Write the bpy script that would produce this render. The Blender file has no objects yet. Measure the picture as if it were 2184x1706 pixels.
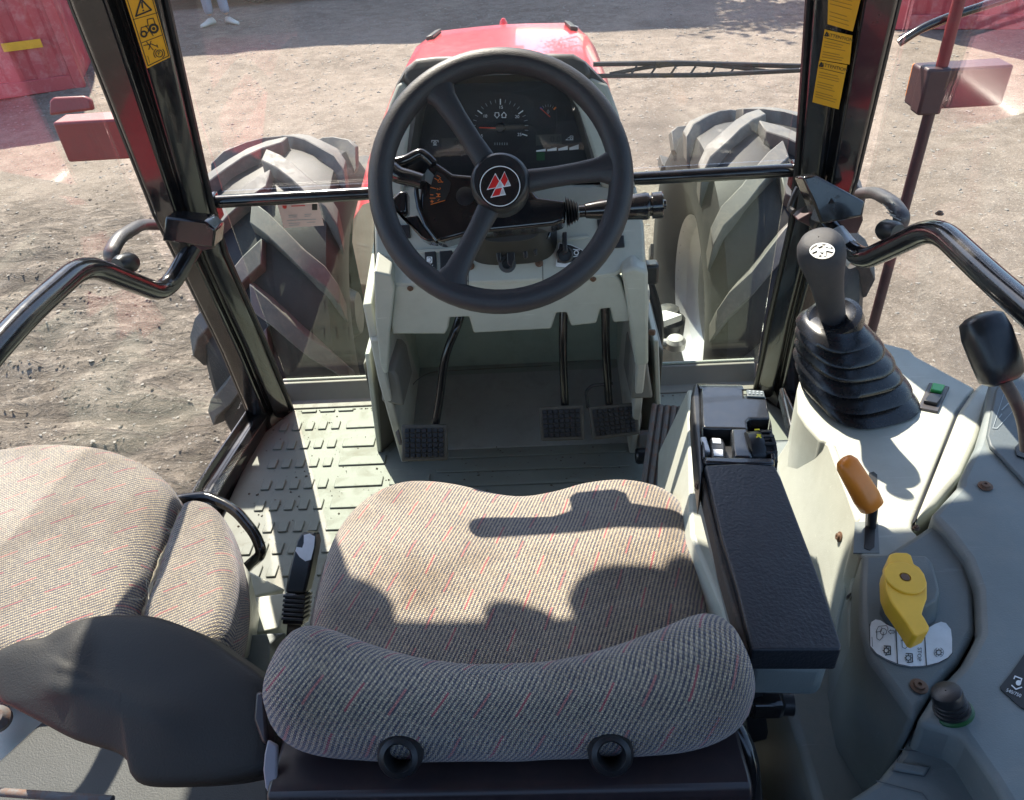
import bpy, bmesh, math, random
import numpy as np
from mathutils import Vector, Matrix, noise
random.seed(7); np.random.seed(7)
S = bpy.context.scene
COL = S.collection
# ------------------------------------------------------------ camera
# x right, y forward, z up, metres; origin on the cab floor under the rear window
F_, PITCH, YAW, ROLL, CX, CZ = 1640.0, 0.650945, 0.0553756, 0.0761855, 0.0707, 1.300
_cy, _sy, _cp, _sp = math.cos(YAW), math.sin(YAW), math.cos(PITCH), math.sin(PITCH)
FW = Vector((-_sy*_cp, _cy*_cp, -_sp)); _r = Vector((_cy, _sy, 0)); _u = _r.cross(FW)
RT = math.cos(ROLL)*_r - math.sin(ROLL)*_u; UP = math.sin(ROLL)*_r + math.cos(ROLL)*_u
CP = Vector((CX, 0, CZ))
cam = bpy.data.objects.new('camera', bpy.data.cameras.new('camera')); COL.objects.link(cam)
cam.matrix_world = Matrix(((RT.x, UP.x, -FW.x, CP.x), (RT.y, UP.y, -FW.y, CP.y), (RT.z, UP.z, -FW.z, CP.z), (0, 0, 0, 1)))
cam.data.sensor_width = 36; cam.data.lens = F_/2184*36; cam.data.clip_start = .02; cam.data.clip_end = 1500
S.camera = cam
# ------------------------------------------------------------ sky and sun
SUN = Vector((-.135, .31, .40)).normalized()
ELEV = math.asin(SUN.z); AZ = math.atan2(SUN.x, SUN.y)
W = bpy.data.worlds.new('World'); S.world = W; W.use_nodes = True
wn = W.node_tree.nodes; wl = W.node_tree.links; wn.clear()
sky = wn.new('ShaderNodeTexSky'); sky.sky_type = 'NISHITA'; sky.sun_disc = False
sky.sun_elevation = ELEV; sky.sun_rotation = AZ
bg = wn.new('ShaderNodeBackground'); bg.inputs[1].default_value = .14
wo = wn.new('ShaderNodeOutputWorld'); wl.new(sky.outputs[0], bg.inputs[0]); wl.new(bg.outputs[0], wo.inputs[0])
sl = bpy.data.lights.new('sun', 'SUN'); sl.energy = 5.0; sl.angle = math.radians(.53); sl.color = (1, .91, .77)
so = bpy.data.objects.new('sun', sl); COL.objects.link(so); so.rotation_euler = (-SUN).to_track_quat('-Z', 'Y').to_euler()
so.location = (0, 0, 20)
S.view_settings.view_transform = 'Standard'; S.view_settings.look = 'None'; S.view_settings.gamma = 1
S.view_settings.use_curve_mapping = False; S.view_settings.exposure = 1.5
S.render.engine = 'CYCLES'
S.cycles.max_bounces = 10; S.cycles.diffuse_bounces = 4; S.cycles.glossy_bounces = 4
S.cycles.transparent_max_bounces = 16; S.cycles.caustics_reflective = False; S.cycles.caustics_refractive = False
S.cycles.use_denoising = True; S.cycles.sample_clamp_indirect = 6

# ------------------------------------------------------------ surveying helpers
def ray(px, py): return FW + RT*((px-1092)/F_) - UP*((py-853)/F_)
def at(px, py, x=None, y=None, z=None):
    d = ray(px, py)
    t = (x-CP.x)/d.x if x is not None else (y-CP.y)/d.y if y is not None else (z-CP.z)/d.z
    return CP + d*t
class Plane:
    def __init__(s, p, n, up=None):
        s.p = Vector(p); s.n = Vector(n).normalized()
        if s.n.dot(CP-s.p) < 0: s.n = -s.n
        s.x = Vector((1, 0, 0)); s.x = (s.x - s.n*s.x.dot(s.n)).normalized(); s.y = s.n.cross(s.x)
    def at(s, px, py, lift=0):
        d = ray(px, py); t = (s.p-CP).dot(s.n)/d.dot(s.n)
        return CP + d*t + s.n*lift
def c2(x, y): return (739.4+.3385*x, .3385*y)
def c3(x, y): return (1421.9+.349*x, .349*y)
def c4(x, y): return (.3385*x, 568.8+.3385*y)
def c5(x, y): return (739.4+.3385*x, 568.8+.3385*y)
def c6(x, y): return (1421.9+.349*x, 568.8+.349*y)
def c7(x, y): return (.3385*x, 1137.5+.3385*y)
def c9(x, y): return (1421.9+.349*x, 1137.5+.349*y)
def c10(x, y): return (767.8+.2865*x, 102.4+.2865*y)
def c12(x, y): return (767.8+.2995*x, 398.1+.2995*y)

# ------------------------------------------------------------ materials
MATS = {}
def nt(name):
    m = bpy.data.materials.new(name); m.use_nodes = True; t = m.node_tree; t.nodes.clear()
    o = t.nodes.new('ShaderNodeOutputMaterial'); MATS[name] = m
    return m, t, o
def N(t, kind, **k):
    n = t.nodes.new('ShaderNode'+kind)
    for a, b in k.items():
        if a.startswith('i_'):
            key = a[2:]; key = int(key) if key.isdigit() else key.replace('_', ' ')
            n.inputs[key].default_value = b
        else: setattr(n, a, b)
    return n
def mth(t, op, a, b=None, c=None):
    n = t.nodes.new('ShaderNodeMath'); n.operation = op
    for i, v in enumerate((a, b, c)):
        if v is None: continue
        if isinstance(v, (int, float)): n.inputs[i].default_value = v
        else: t.links.new(v, n.inputs[i])
    return n.outputs[0]
def ramp(t, fac, stops):
    n = t.nodes.new('ShaderNodeValToRGB'); e = n.color_ramp.elements
    while len(e) < len(stops): e.new(.5)
    for el, (p, c) in zip(e, stops): el.position = p; el.color = (*c, 1) if len(c) == 3 else c
    t.links.new(fac, n.inputs[0]); return n.outputs[0]
def mixc(t, fac, a, b):
    n = t.nodes.new('ShaderNodeMix'); n.data_type = 'RGBA'
    for i, v in ((0, fac), (6, a), (7, b)):
        if isinstance(v, (int, float)): n.inputs[i].default_value = v
        elif isinstance(v, tuple): n.inputs[i].default_value = (*v, 1)
        else: t.links.new(v, n.inputs[i])
    return n.outputs[2]
def tnoise(t, scale, detail=4, rough=.55, coord='Object', dist=0):
    tc = t.nodes.new('ShaderNodeTexCoord'); n = t.nodes.new('ShaderNodeTexNoise')
    n.inputs['Scale'].default_value = scale; n.inputs['Detail'].default_value = detail
    n.inputs['Roughness'].default_value = rough; n.inputs['Distortion'].default_value = dist
    t.links.new(tc.outputs[coord], n.inputs['Vector']); return n.outputs[0]
def bump(t, h, strength, dist):
    n = t.nodes.new('ShaderNodeBump'); n.inputs['Strength'].default_value = strength; n.inputs['Distance'].default_value = dist
    t.links.new(h, n.inputs['Height']); return n.outputs[0]
def solid(name, col, rough=.5, metal=0, scr=0, grain=0, gscale=900, dirt=0, dcol=(.25, .21, .16), dscale=9, coat=0, spec=.5):
    """painted / moulded surface: base colour, wear blotches, fine grain"""
    m, t, o = nt(name); b = t.nodes.new('ShaderNodeBsdfPrincipled'); t.links.new(b.outputs[0], o.inputs[0])
    b.inputs['Metallic'].default_value = metal; b.inputs['Coat Weight'].default_value = coat
    b.inputs['Specular IOR Level'].default_value = spec
    n1 = tnoise(t, dscale, 6, .65)
    c = mixc(t, ramp(t, n1, [(.3, (0, 0, 0)), (.75, (1, 1, 1))]), tuple(v*.88 for v in col), tuple(min(1, v*1.1) for v in col))
    if scr:
        tc = t.nodes.new('ShaderNodeTexCoord')
        for i_, (rot, sc_v) in enumerate((((.3, .2, .5), (9, 420, 60)), ((.1, .5, 2.1), (7, 60, 380)))):
            mp = t.nodes.new('ShaderNodeMapping'); mp.inputs['Rotation'].default_value = rot; mp.inputs['Scale'].default_value = sc_v
            nn = t.nodes.new('ShaderNodeTexNoise'); nn.inputs['Scale'].default_value = 1; nn.inputs['Detail'].default_value = 2
            t.links.new(tc.outputs['Object'], mp.inputs[0]); t.links.new(mp.outputs[0], nn.inputs['Vector'])
            m_ = mth(t, 'MULTIPLY', ramp(t, nn.outputs[0], [(.70, (0, 0, 0)), (.76, (1, 1, 1))]), scr)
            c = mixc(t, m_, c, tuple(min(.8, v*1.6+.06) for v in col))
    if dirt:
        d = ramp(t, tnoise(t, dscale*2.7, 8, .7, dist=.4), [(.48, (0, 0, 0)), (.72, (1, 1, 1))])
        c = mixc(t, mth(t, 'MULTIPLY', d, dirt), c, dcol)
        r = mth(t, 'MULTIPLY_ADD', d, dirt*.5, rough); r = mth(t, 'MINIMUM', r, 1)
        t.links.new(r, b.inputs['Roughness'])
    else:
        r = mth(t, 'MULTIPLY_ADD', n1, .16, rough-.08); t.links.new(r, b.inputs['Roughness'])
    t.links.new(c, b.inputs['Base Color'])
    if grain: t.links.new(bump(t, tnoise(t, gscale, 2, .5), grain, .0006), b.inputs['Normal'])
    return m
solid('sage', (.43, .445, .39), .4, scr=.3, grain=.35, gscale=700, dirt=.25, dcol=(.26, .245, .2), dscale=5)
solid('console_grey', (.17, .2, .205), .5, scr=.3, grain=.4, gscale=600, dirt=.32, dcol=(.3, .29, .26), dscale=7)
solid('pod_grey', (.085, .105, .115), .48, grain=.4, gscale=700, dirt=.12, dcol=(.3, .29, .26))
solid('mat_green', (.178, .186, .162), .62, scr=.3, grain=.4, gscale=350, dirt=.4, dcol=(.2, .165, .12), dscale=4)
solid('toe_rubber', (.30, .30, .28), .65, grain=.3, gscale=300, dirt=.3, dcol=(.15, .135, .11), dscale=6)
solid('taupe', (.19, .178, .155), .6, grain=.3, gscale=300, dirt=.35, dcol=(.2, .18, .15), dscale=7)
solid('footwell', (.5, .48, .42), .6, grain=.3, gscale=300, dirt=.3, dcol=(.2, .18, .15), dscale=6)  # wall and toe board colours lightened in place of light missing in the footwell
solid('boot_rubber', (.009, .0095, .012), .27, grain=.1, gscale=300, dirt=.07, dcol=(.1, .09, .08), dscale=20)
solid('black_gloss', (.012, .012, .014), .16, dirt=.14, dcol=(.12, .09, .07), dscale=22, coat=.4)
solid('black_plastic', (.017, .018, .021), .33, grain=.25, gscale=900, dirt=.12, dcol=(.12, .11, .1), dscale=18)
solid('wheel_black', (.026, .026, .030), .5, grain=.9, gscale=520, dirt=.1, dcol=(.12, .1, .08), dscale=16)
solid('cover_black', (.014, .012, .011), .62, grain=.9, gscale=480, dirt=.1, dcol=(.06, .05, .045), dscale=8)
solid('rubber', (.012, .013, .016), .32, grain=.15, gscale=300, dirt=.16, dcol=(.12, .105, .09), dscale=16)
solid('grip_grey', (.034, .034, .039), .62, grain=.8, gscale=1100, dirt=.1, dscale=12)
solid('leatherette', (.015, .018, .025), .38, grain=.9, gscale=260, dirt=.1, dcol=(.08, .08, .09), dscale=20)
solid('worn_edge', (.05, .042, .038), .8, grain=.8, gscale=200, dirt=.5, dcol=(.16, .12, .09), dscale=30)
solid('red_paint', (.56, .04, .05), .28, dirt=.12, dcol=(.5, .2, .17), coat=.5)
solid('red_wall', (.46, .06, .07), .5, scr=.5, dirt=.6, dcol=(.6, .3, .28), dscale=2.4)  # paler than the red paint: window glare is put into the colour
solid('brick_red', (.22, .03, .033), .4, dirt=.25, dcol=(.08, .05, .05), dscale=14)
solid('maroon', (.055, .022, .025), .45, dirt=.3, dcol=(.05, .035, .04), dscale=14)
solid('decal_yellow', (.72, .36, .015), .38, dirt=.06)
solid('decal_black', (.012, .012, .012), .45)
solid('decal_white', (.75, .77, .78), .4, dirt=.12, dcol=(.35, .34, .32), dscale=30)
solid('decal_red', (.55, .02, .02), .35)
solid('decal_orange', (.8, .2, .03), .5)
solid('paper', (.62, .5, .47), .6)
solid('silver', (.55, .55, .55), .35, metal=.3)
solid('chrome', (.6, .6, .6), .22, metal=1)
solid('orange_knob', (.8, .235, .025), .36, dirt=.12, dcol=(.5, .1, .03), dscale=20)
solid('yellow_knob', (.85, .47, .03), .42, dirt=.07, dcol=(.55, .35, .06), dscale=20)
solid('switch_green', (.05, .42, .1), .35)
solid('collar_green', (.006, .075, .02), .4)
solid('icon_green', (.004, .06, .016), .5)
solid('lcd', (.05, .052, .042), .3)
solid('dial_face', (.008, .008, .01), .5)
solid('cluster_face', (.011, .011, .012), .42)
solid('print_grey', (.3, .34, .36), .5)
solid('needle_red', (.6, .06, .02), .5)
solid('rust', (.15, .14, .14), .65, scr=.5, grain=.6, gscale=200, dirt=.85, dcol=(.22, .095, .045), dscale=16)
solid('rusty_screw', (.15, .085, .055), .6, metal=.4, dirt=.4)
solid('tyre', (.014, .015, .016), .6, grain=.4, gscale=120, dirt=.1, dcol=(.22, .2, .17), dscale=5)
solid('tyre_lug', (.105, .104, .098), .62, grain=.5, gscale=120, dirt=.6, dcol=(.24, .225, .19), dscale=7)
solid('casting', (.03, .032, .034), .45, dirt=.4, dcol=(.2, .18, .15), dscale=12)
solid('white_paint', (.72, .74, .75), .4, dirt=.2, dcol=(.4, .37, .33), dscale=3)
solid('barn_wall', (.33, .33, .32), .7, dirt=.4, dscale=1)
solid('barn_roof', (.1, .1, .11), .5, dirt=.3, dscale=1)
solid('skin', (.5, .3, .22), .5)
solid('denim', (.26, .31, .4), .85)
solid('shirt', (.2, .22, .27), .85)
solid('shoe', (.55, .58, .52), .6)
solid('hair', (.05, .035, .025), .6)
solid('bark', (.12, .09, .065), .9, dirt=.5, dscale=10)
solid('leaf', (.055, .1, .03), .6)
solid('stone', (.28, .255, .225), .9, dirt=.6, dcol=(.2, .17, .14), dscale=30)
solid('clod', (.11, .088, .068), .95)
solid('foam', (.5, .46, .36), .95, dirt=.4)

def fabric(name, ang=.35):
    """knitted upholstery: cells of 4 mm, red dashes every few wales"""
    m, t, o = nt(name); b = t.nodes.new('ShaderNodeBsdfPrincipled'); t.links.new(b.outputs[0], o.inputs[0])
    uv = t.nodes.new('ShaderNodeUVMap'); sp = t.nodes.new('ShaderNodeSeparateXYZ')
    mp = t.nodes.new('ShaderNodeMapping'); mp.inputs['Rotation'].default_value = (0, 0, ang)
    wob = t.nodes.new('ShaderNodeTexNoise'); wob.inputs['Scale'].default_value = 9
    t.links.new(uv.outputs[0], mp.inputs[0]); t.links.new(mp.outputs[0], wob.inputs['Vector'])
    vm = t.nodes.new('ShaderNodeVectorMath'); vm.operation = 'MULTIPLY_ADD'; t.links.new(wob.outputs['Color'], vm.inputs[0])
    vm.inputs[1].default_value = (.006, .006, 0); t.links.new(mp.outputs[0], vm.inputs[2]); t.links.new(vm.outputs[0], sp.inputs[0])
    u = mth(t, 'DIVIDE', sp.outputs[0], .0025); v = mth(t, 'DIVIDE', sp.outputs[1], .0029)
    vr = mth(t, 'FLOOR', v)
    half = mth(t, 'MULTIPLY', mth(t, 'MODULO', vr, 2), .5)
    u2 = mth(t, 'ADD', u, half); uc = mth(t, 'FLOOR', u2)
    fu = mth(t, 'SUBTRACT', u2, uc); fv = mth(t, 'SUBTRACT', v, vr)
    du = mth(t, 'ABSOLUTE', mth(t, 'SUBTRACT', fu, .5)); dv = mth(t, 'ABSOLUTE', mth(t, 'SUBTRACT', fv, .5))
    hgt = mth(t, 'SUBTRACT', 1, mth(t, 'MULTIPLY', mth(t, 'ADD', mth(t, 'MULTIPLY', du, du), mth(t, 'MULTIPLY', dv, dv)), 3.2))
    wnz = t.nodes.new('ShaderNodeTexWhiteNoise'); cb = t.nodes.new('ShaderNodeCombineXYZ')
    t.links.new(uc, cb.inputs[0]); t.links.new(vr, cb.inputs[1]); t.links.new(cb.outputs[0], wnz.inputs['Vector'])
    # wales alternate light and dark
    alt = mth(t, 'ABSOLUTE', mth(t, 'MODULO', mth(t, 'FLOOR', u), 2))
    light = mth(t, 'ADD', mth(t, 'MULTIPLY', alt, .55), mth(t, 'MULTIPLY', wnz.outputs[0], .45))
    base = ramp(t, light, [(.05, (.085, .085, .105)), (.36, (.21, .19, .17)), (.6, (.50, .425, .30)), (1, (.66, .555, .39))])
    base = mixc(t, mth(t, 'MULTIPLY', ramp(t, hgt, [(.25, (1, 1, 1)), (.7, (0, 0, 0))]), .55), base, (.07, .07, .095))
    # red dashes along the wales
    row = mth(t, 'ABSOLUTE', mth(t, 'MODULO', mth(t, 'ADD', mth(t, 'FLOOR', u), 4000), 15))
    isr = mth(t, 'LESS_THAN', row, .5)
    ph = mth(t, 'MODULO', mth(t, 'ADD', mth(t, 'ADD', vr, 4000), mth(t, 'MULTIPLY', mth(t, 'FLOOR', mth(t, 'DIVIDE', u, 15)), 7)), 22)
    isr = mth(t, 'MULTIPLY', isr, mth(t, 'LESS_THAN', ph, 12)); isr = mth(t, 'MULTIPLY', isr, .55)
    col = mixc(t, isr, base, (.52, .075, .10))
    grime = ramp(t, tnoise(t, 6, 6, .62, dist=.3), [(.32, (.62, .57, .5)), (.52, (.92, .9, .87)), (.75, (1, 1, 1))])
    mm = t.nodes.new('ShaderNodeMix'); mm.data_type = 'RGBA'; mm.blend_type = 'MULTIPLY'; mm.inputs[0].default_value = 1
    t.links.new(col, mm.inputs[6]); t.links.new(grime, mm.inputs[7]); t.links.new(mm.outputs[2], b.inputs['Base Color'])
    b.inputs['Roughness'].default_value = .92; b.inputs['Specular IOR Level'].default_value = .2
    b.inputs['Sheen Weight'].default_value = .5; b.inputs['Sheen Tint'].default_value = (.72, .74, .9, 1); b.inputs['Sheen Roughness'].default_value = .5
    t.links.new(bump(t, hgt, .7, .0012), b.inputs['Normal'])
    return m
solid('rubber_dusty', (.13, .115, .095), .8, dirt=.3, dcol=(.05, .05, .055), dscale=20)
fabric('fabric', .32); fabric('fabric_side', 1.05); fabric('fabric_back', -.5)

def glass(name, dust=.05, tint=(.9, .95, .93), dscale=3):
    m, t, o = nt(name)
    tr = t.nodes.new('ShaderNodeBsdfTransparent'); tr.inputs[0].default_value = (*tint, 1)
    gl = t.nodes.new('ShaderNodeBsdfGlossy'); gl.inputs['Roughness'].default_value = .01
    ge = t.nodes.new('ShaderNodeNewGeometry'); dp = t.nodes.new('ShaderNodeVectorMath'); dp.operation = 'DOT_PRODUCT'
    t.links.new(ge.outputs['Normal'], dp.inputs[0]); t.links.new(ge.outputs['Incoming'], dp.inputs[1])
    fr = mth(t, 'MULTIPLY_ADD', mth(t, 'POWER', mth(t, 'SUBTRACT', 1, mth(t, 'ABSOLUTE', dp.outputs['Value'])), 5), .965, .035)
    m1 = t.nodes.new('ShaderNodeMixShader'); t.links.new(fr, m1.inputs[0]); t.links.new(tr.outputs[0], m1.inputs[1]); t.links.new(gl.outputs[0], m1.inputs[2])
    df = t.nodes.new('ShaderNodeBsdfDiffuse'); df.inputs[0].default_value = (.75, .74, .7, 1)
    tl = t.nodes.new('ShaderNodeBsdfTranslucent'); tl.inputs[0].default_value = (.8, .8, .78, 1)
    m0 = t.nodes.new('ShaderNodeMixShader'); m0.inputs[0].default_value = .6
    t.links.new(df.outputs[0], m0.inputs[1]); t.links.new(tl.outputs[0], m0.inputs[2])
    a = mth(t, 'MULTIPLY', ramp(t, tnoise(t, dscale, 7, .7), [(.3, (.35, .35, .35)), (.75, (1, 1, 1))]), dust)
    sm = ramp(t, tnoise(t, 170, 3, .6), [(.68, (0, 0, 0)), (.74, (1, 1, 1))])
    a = mth(t, 'ADD', a, mth(t, 'MULTIPLY', sm, dust*1.6))
    m2 = t.nodes.new('ShaderNodeMixShader'); t.links.new(a, m2.inputs[0]); t.links.new(m1.outputs[0], m2.inputs[1]); t.links.new(m0.outputs[0], m2.inputs[2])
    t.links.new(m2.outputs[0], o.inputs[0]); return m
glass('screen_glass', .019, (.985, .99, .99)); glass('lower_glass', .002, (.92, .97, .94)); glass('door_glass', .007, (.97, .985, .98))

def ground_mat():
    m, t, o = nt('yard_dirt'); b = t.nodes.new('ShaderNodeBsdfPrincipled'); t.links.new(b.outputs[0], o.inputs[0])
    n1 = tnoise(t, .45, 6, .6, dist=.4); n2 = tnoise(t, 5, 8, .75); n3 = tnoise(t, 38, 5, .75)
    c = mixc(t, ramp(t, n1, [(.35, (0, 0, 0)), (.65, (1, 1, 1))]), (.11, .086, .066), (.185, .149, .117))
    c = mixc(t, ramp(t, n2, [(.42, (0, 0, 0)), (.7, (1, 1, 1))]), c, (.26, .215, .175))
    c = mixc(t, ramp(t, n3, [(.56, (0, 0, 0)), (.72, (.8, .8, .8))]), c, (.40, .345, .285))
    c = mixc(t, ramp(t, n3, [(.28, (.75, .75, .75)), (.42, (0, 0, 0))]), c, (.06, .046, .036))
    n4 = tnoise(t, 95, 4, .7); c = mixc(t, ramp(t, n4, [(.6, (0, 0, 0)), (.68, (.9, .9, .9))]), c, (.5, .44, .37)); c = mixc(t, ramp(t, n4, [(.3, (.8, .8, .8)), (.4, (0, 0, 0))]), c, (.09, .07, .055))
    at_ = t.nodes.new('ShaderNodeAttribute'); at_.attribute_name = 'damp'
    c = mixc(t, mth(t, 'MULTIPLY', at_.outputs['Fac'], .75), c, (.055, .043, .034))
    t.links.new(c, b.inputs['Base Color']); b.inputs['Roughness'].default_value = .95
    ac = t.nodes.new('ShaderNodeAttribute'); ac.attribute_name = 'churn'
    tc = t.nodes.new('ShaderNodeTexCoord'); mp = t.nodes.new('ShaderNodeMapping'); mp.inputs['Scale'].default_value = (2.4, 5, 1); mp.inputs['Rotation'].default_value = (0, 0, .22)
    ns = t.nodes.new('ShaderNodeTexNoise'); ns.inputs['Scale'].default_value = 2.2; ns.inputs['Detail'].default_value = 8; ns.inputs['Roughness'].default_value = .68; ns.inputs['Distortion'].default_value = .8
    t.links.new(tc.outputs['Object'], mp.inputs[0]); t.links.new(mp.outputs[0], ns.inputs['Vector'])
    dk = mth(t, 'MULTIPLY', ramp(t, ns.outputs[0], [(.36, (1, 1, 1)), (.50, (0, 0, 0))]), ac.outputs['Fac'])
    c = mixc(t, mth(t, 'MULTIPLY', dk, .5), c, (.06, .045, .034)); t.links.new(c, b.inputs['Base Color'])
    h = mth(t, 'ADD', mth(t, 'ADD', mth(t, 'MULTIPLY', n2, .6), mth(t, 'MULTIPLY', n3, .5)), mth(t, 'MULTIPLY', mth(t, 'MULTIPLY', ramp(t, ns.outputs[0], [(.36, (0, 0, 0)), (.55, (1, 1, 1))]), ac.outputs['Fac']), .7))
    t.links.new(bump(t, h, .9, .03), b.inputs['Normal'])
ground_mat()

# ------------------------------------------------------------ mesh helpers
def tag(o, label=None, cat=None, group=None, kind=None):
    if label: o['label'] = label
    if cat: o['category'] = cat
    if group: o['group'] = group
    if kind: o['kind'] = kind
    return o
def thing(name, loc, label, cat, group=None):
    o = bpy.data.objects.new(name, None); o.empty_display_size = .05; COL.objects.link(o); o.location = loc
    return tag(o, label, cat, group)
def origin(p):
    v = Vector((0, 0, 0))
    while p is not None: v += p.location; p = p.parent
    return v
def mk(name, V, Fc, mat, parent=None, smooth=35, bev=0, seg=2, uv=None, sub=0, local=False):
    o0 = Vector((0, 0, 0)) if local else origin(parent)
    me = bpy.data.meshes.new(name); me.from_pydata([tuple(Vector(v)-o0) for v in V], [], Fc)
    bm = bmesh.new(); bm.from_mesh(me); bmesh.ops.recalc_face_normals(bm, faces=bm.faces); 
    if uv is not None:
        L = bm.loops.layers.uv.new('UVMap')
        for f in bm.faces:
            for lp in f.loops: lp[L].uv = uv[lp.vert.index]
    bm.to_mesh(me); bm.free()
    if smooth is not None:
        me.polygons.foreach_set('use_smooth', [True]*len(me.polygons)); me.set_sharp_from_angle(angle=math.radians(smooth))
    me.materials.append(MATS[mat]); o = bpy.data.objects.new(name, me); COL.objects.link(o); o.parent = parent
    if sub:
        s = o.modifiers.new('s', 'SUBSURF'); s.levels = sub; s.render_levels = sub
    if bev:
        b = o.modifiers.new('b', 'BEVEL'); b.width = bev; b.segments = seg; b.limit_method = 'ANGLE'; b.angle_limit = math.radians(32); b.harden_normals = False
    return o
def inst(src, parent, loc, rot=(0, 0, 0), scale=(1, 1, 1), name=None):
    o = bpy.data.objects.new(name or src.name.split('.')[0], src.data); COL.objects.link(o); o.parent = parent
    o.location = Vector(loc)-origin(parent); o.rotation_euler = rot; o.scale = scale
    for m in src.modifiers:
        n = o.modifiers.new(m.name, m.type)
        if m.type == 'BEVEL': n.width = m.width; n.segments = m.segments; n.limit_method = m.limit_method; n.angle_limit = m.angle_limit
    return o
def prism(name, pts, vec, mat, parent=None, bev=0, seg=2, smooth=35):
    vec = Vector(vec); n = len(pts); P = [Vector(p) for p in pts]
    V = P + [p+vec for p in P]
    Fc = [tuple(range(n)), tuple(range(2*n-1, n-1, -1))] + [(i, (i+1) % n, n+(i+1) % n, n+i) for i in range(n)]
    return mk(name, V, Fc, mat, parent, smooth, bev, seg)
def plate(name, px, pl, th, mat, parent=None, lift=0, bev=0, seg=2):
    """a solid plate whose top face lies on plane pl"""
    P = [pl.at(x, y, lift) for x, y in px]
    return prism(name, P, -pl.n*th, mat, parent, bev, seg)
def box(name, c, s, mat, parent=None, bev=0, rot=None, seg=2):
    c = Vector(c); R = rot if rot else Matrix.Identity(3)
    V = [c + R @ Vector((s[0]/2*i, s[1]/2*j, s[2]/2*k)) for k in (-1, 1) for j in (-1, 1) for i in (-1, 1)]
    Fc = [(0, 1, 3, 2), (4, 6, 7, 5), (0, 4, 5, 1), (2, 3, 7, 6), (0, 2, 6, 4), (1, 5, 7, 3)]
    return mk(name, V, Fc, mat, parent, 35, bev, seg)
def frame(ax):
    ax = Vector(ax).normalized(); h = Vector((0, 0, 1)) if abs(ax.z) < .9 else Vector((0, 1, 0))
    a = h.cross(ax).normalized(); return a, ax.cross(a), ax
def loft(name, rings, mat, parent=None, caps=(True, True), smooth=40, bev=0, uv=None, closed=True, sub=0):
    n = len(rings[0]); V = [v for r in rings for v in r]; Fc = []
    for j in range(len(rings)-1):
        for i in range(n if closed else n-1):
            k = (i+1) % n; Fc.append((j*n+i, j*n+k, (j+1)*n+k, (j+1)*n+i))
    if caps[0]: Fc.append(tuple(range(n-1, -1, -1)))
    if caps[1]: Fc.append(tuple(range((len(rings)-1)*n, len(rings)*n)))
    return mk(name, V, Fc, mat, parent, smooth, bev, uv=uv, sub=sub)
def lathe(name, prof, c, ax, mat, parent=None, seg=32, smooth=35, caps=(True, True), a0=0):
    a, b, w = frame(ax); c = Vector(c)
    rings = [[c + w*h + (a*math.cos(a0+2*math.pi*i/seg)+b*math.sin(a0+2*math.pi*i/seg))*r for i in range(seg)] for r, h in prof]
    return loft(name, rings, mat, parent, caps, smooth)
def fillet(pts, rad, n=6):
    P = [Vector(p) for p in pts]; out = [P[0]]
    for i in range(1, len(P)-1):
        a, b, c = P[i-1], P[i], P[i+1]; u = (a-b); v = (c-b)
        r = min(rad, u.length*.45, v.length*.45); p0 = b+u.normalized()*r; p1 = b+v.normalized()*r
        for k in range(n+1):
            s = k/n; out.append(p0*(1-s)**2 + b*2*s*(1-s) + p1*s*s)
    out.append(P[-1]); return out
def tube(name, pts, r, mat, parent=None, seg=14, rad=.04, caps=(True, True), flat=1):
    P = fillet(pts, rad) if rad else [Vector(p) for p in pts]
    rs = r if isinstance(r, (list, tuple)) else None
    T = [(P[min(i+1, len(P)-1)]-P[max(i-1, 0)]).normalized() for i in range(len(P))]
    a, b, _ = frame(T[0]); rings = []
    for i, p in enumerate(P):
        a = (a - T[i]*a.dot(T[i])).normalized(); b = T[i].cross(a)
        rr = r if rs is None else rs[0] + (rs[1]-rs[0])*i/(len(P)-1)
        rings.append([p + (a*math.cos(2*math.pi*k/seg) + b*math.sin(2*math.pi*k/seg)*flat)*rr for k in range(seg)])
    return loft(name, rings, mat, parent, caps)
def text(name, body, pl, px, py, h_px, mat, parent, lift=.0015, rot=0, ax=None, th=.0004):
    """raised print: font outline turned into a mesh lying on a plane, rot in image degrees ccw"""
    cu = bpy.data.curves.new(name, 'FONT'); cu.body = body; cu.size = 1; cu.align_x = 'CENTER'; cu.align_y = 'CENTER'; cu.resolution_u = 3
    cu.extrude = .0
    tmp = bpy.data.objects.new(name, cu); me = bpy.data.meshes.new_from_object(tmp); bpy.data.objects.remove(tmp)
    o = pl.at(px, py, lift)
    a = math.radians(rot); ex = (pl.at(px+math.cos(a)*4, py-math.sin(a)*4, lift)-o)/4; ey = (pl.at(px-math.sin(a)*4, py-math.cos(a)*4, lift)-o)/4
    o0 = origin(parent); k = h_px/.7
    for v in me.vertices:
        c = v.co; v.co = o - o0 + ex*(c.x*k) + ey*(c.y*k)
    me.materials.clear(); me.materials.append(MATS[mat]); ob = bpy.data.objects.new(name, me); COL.objects.link(ob); ob.parent = parent
    return ob
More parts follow.
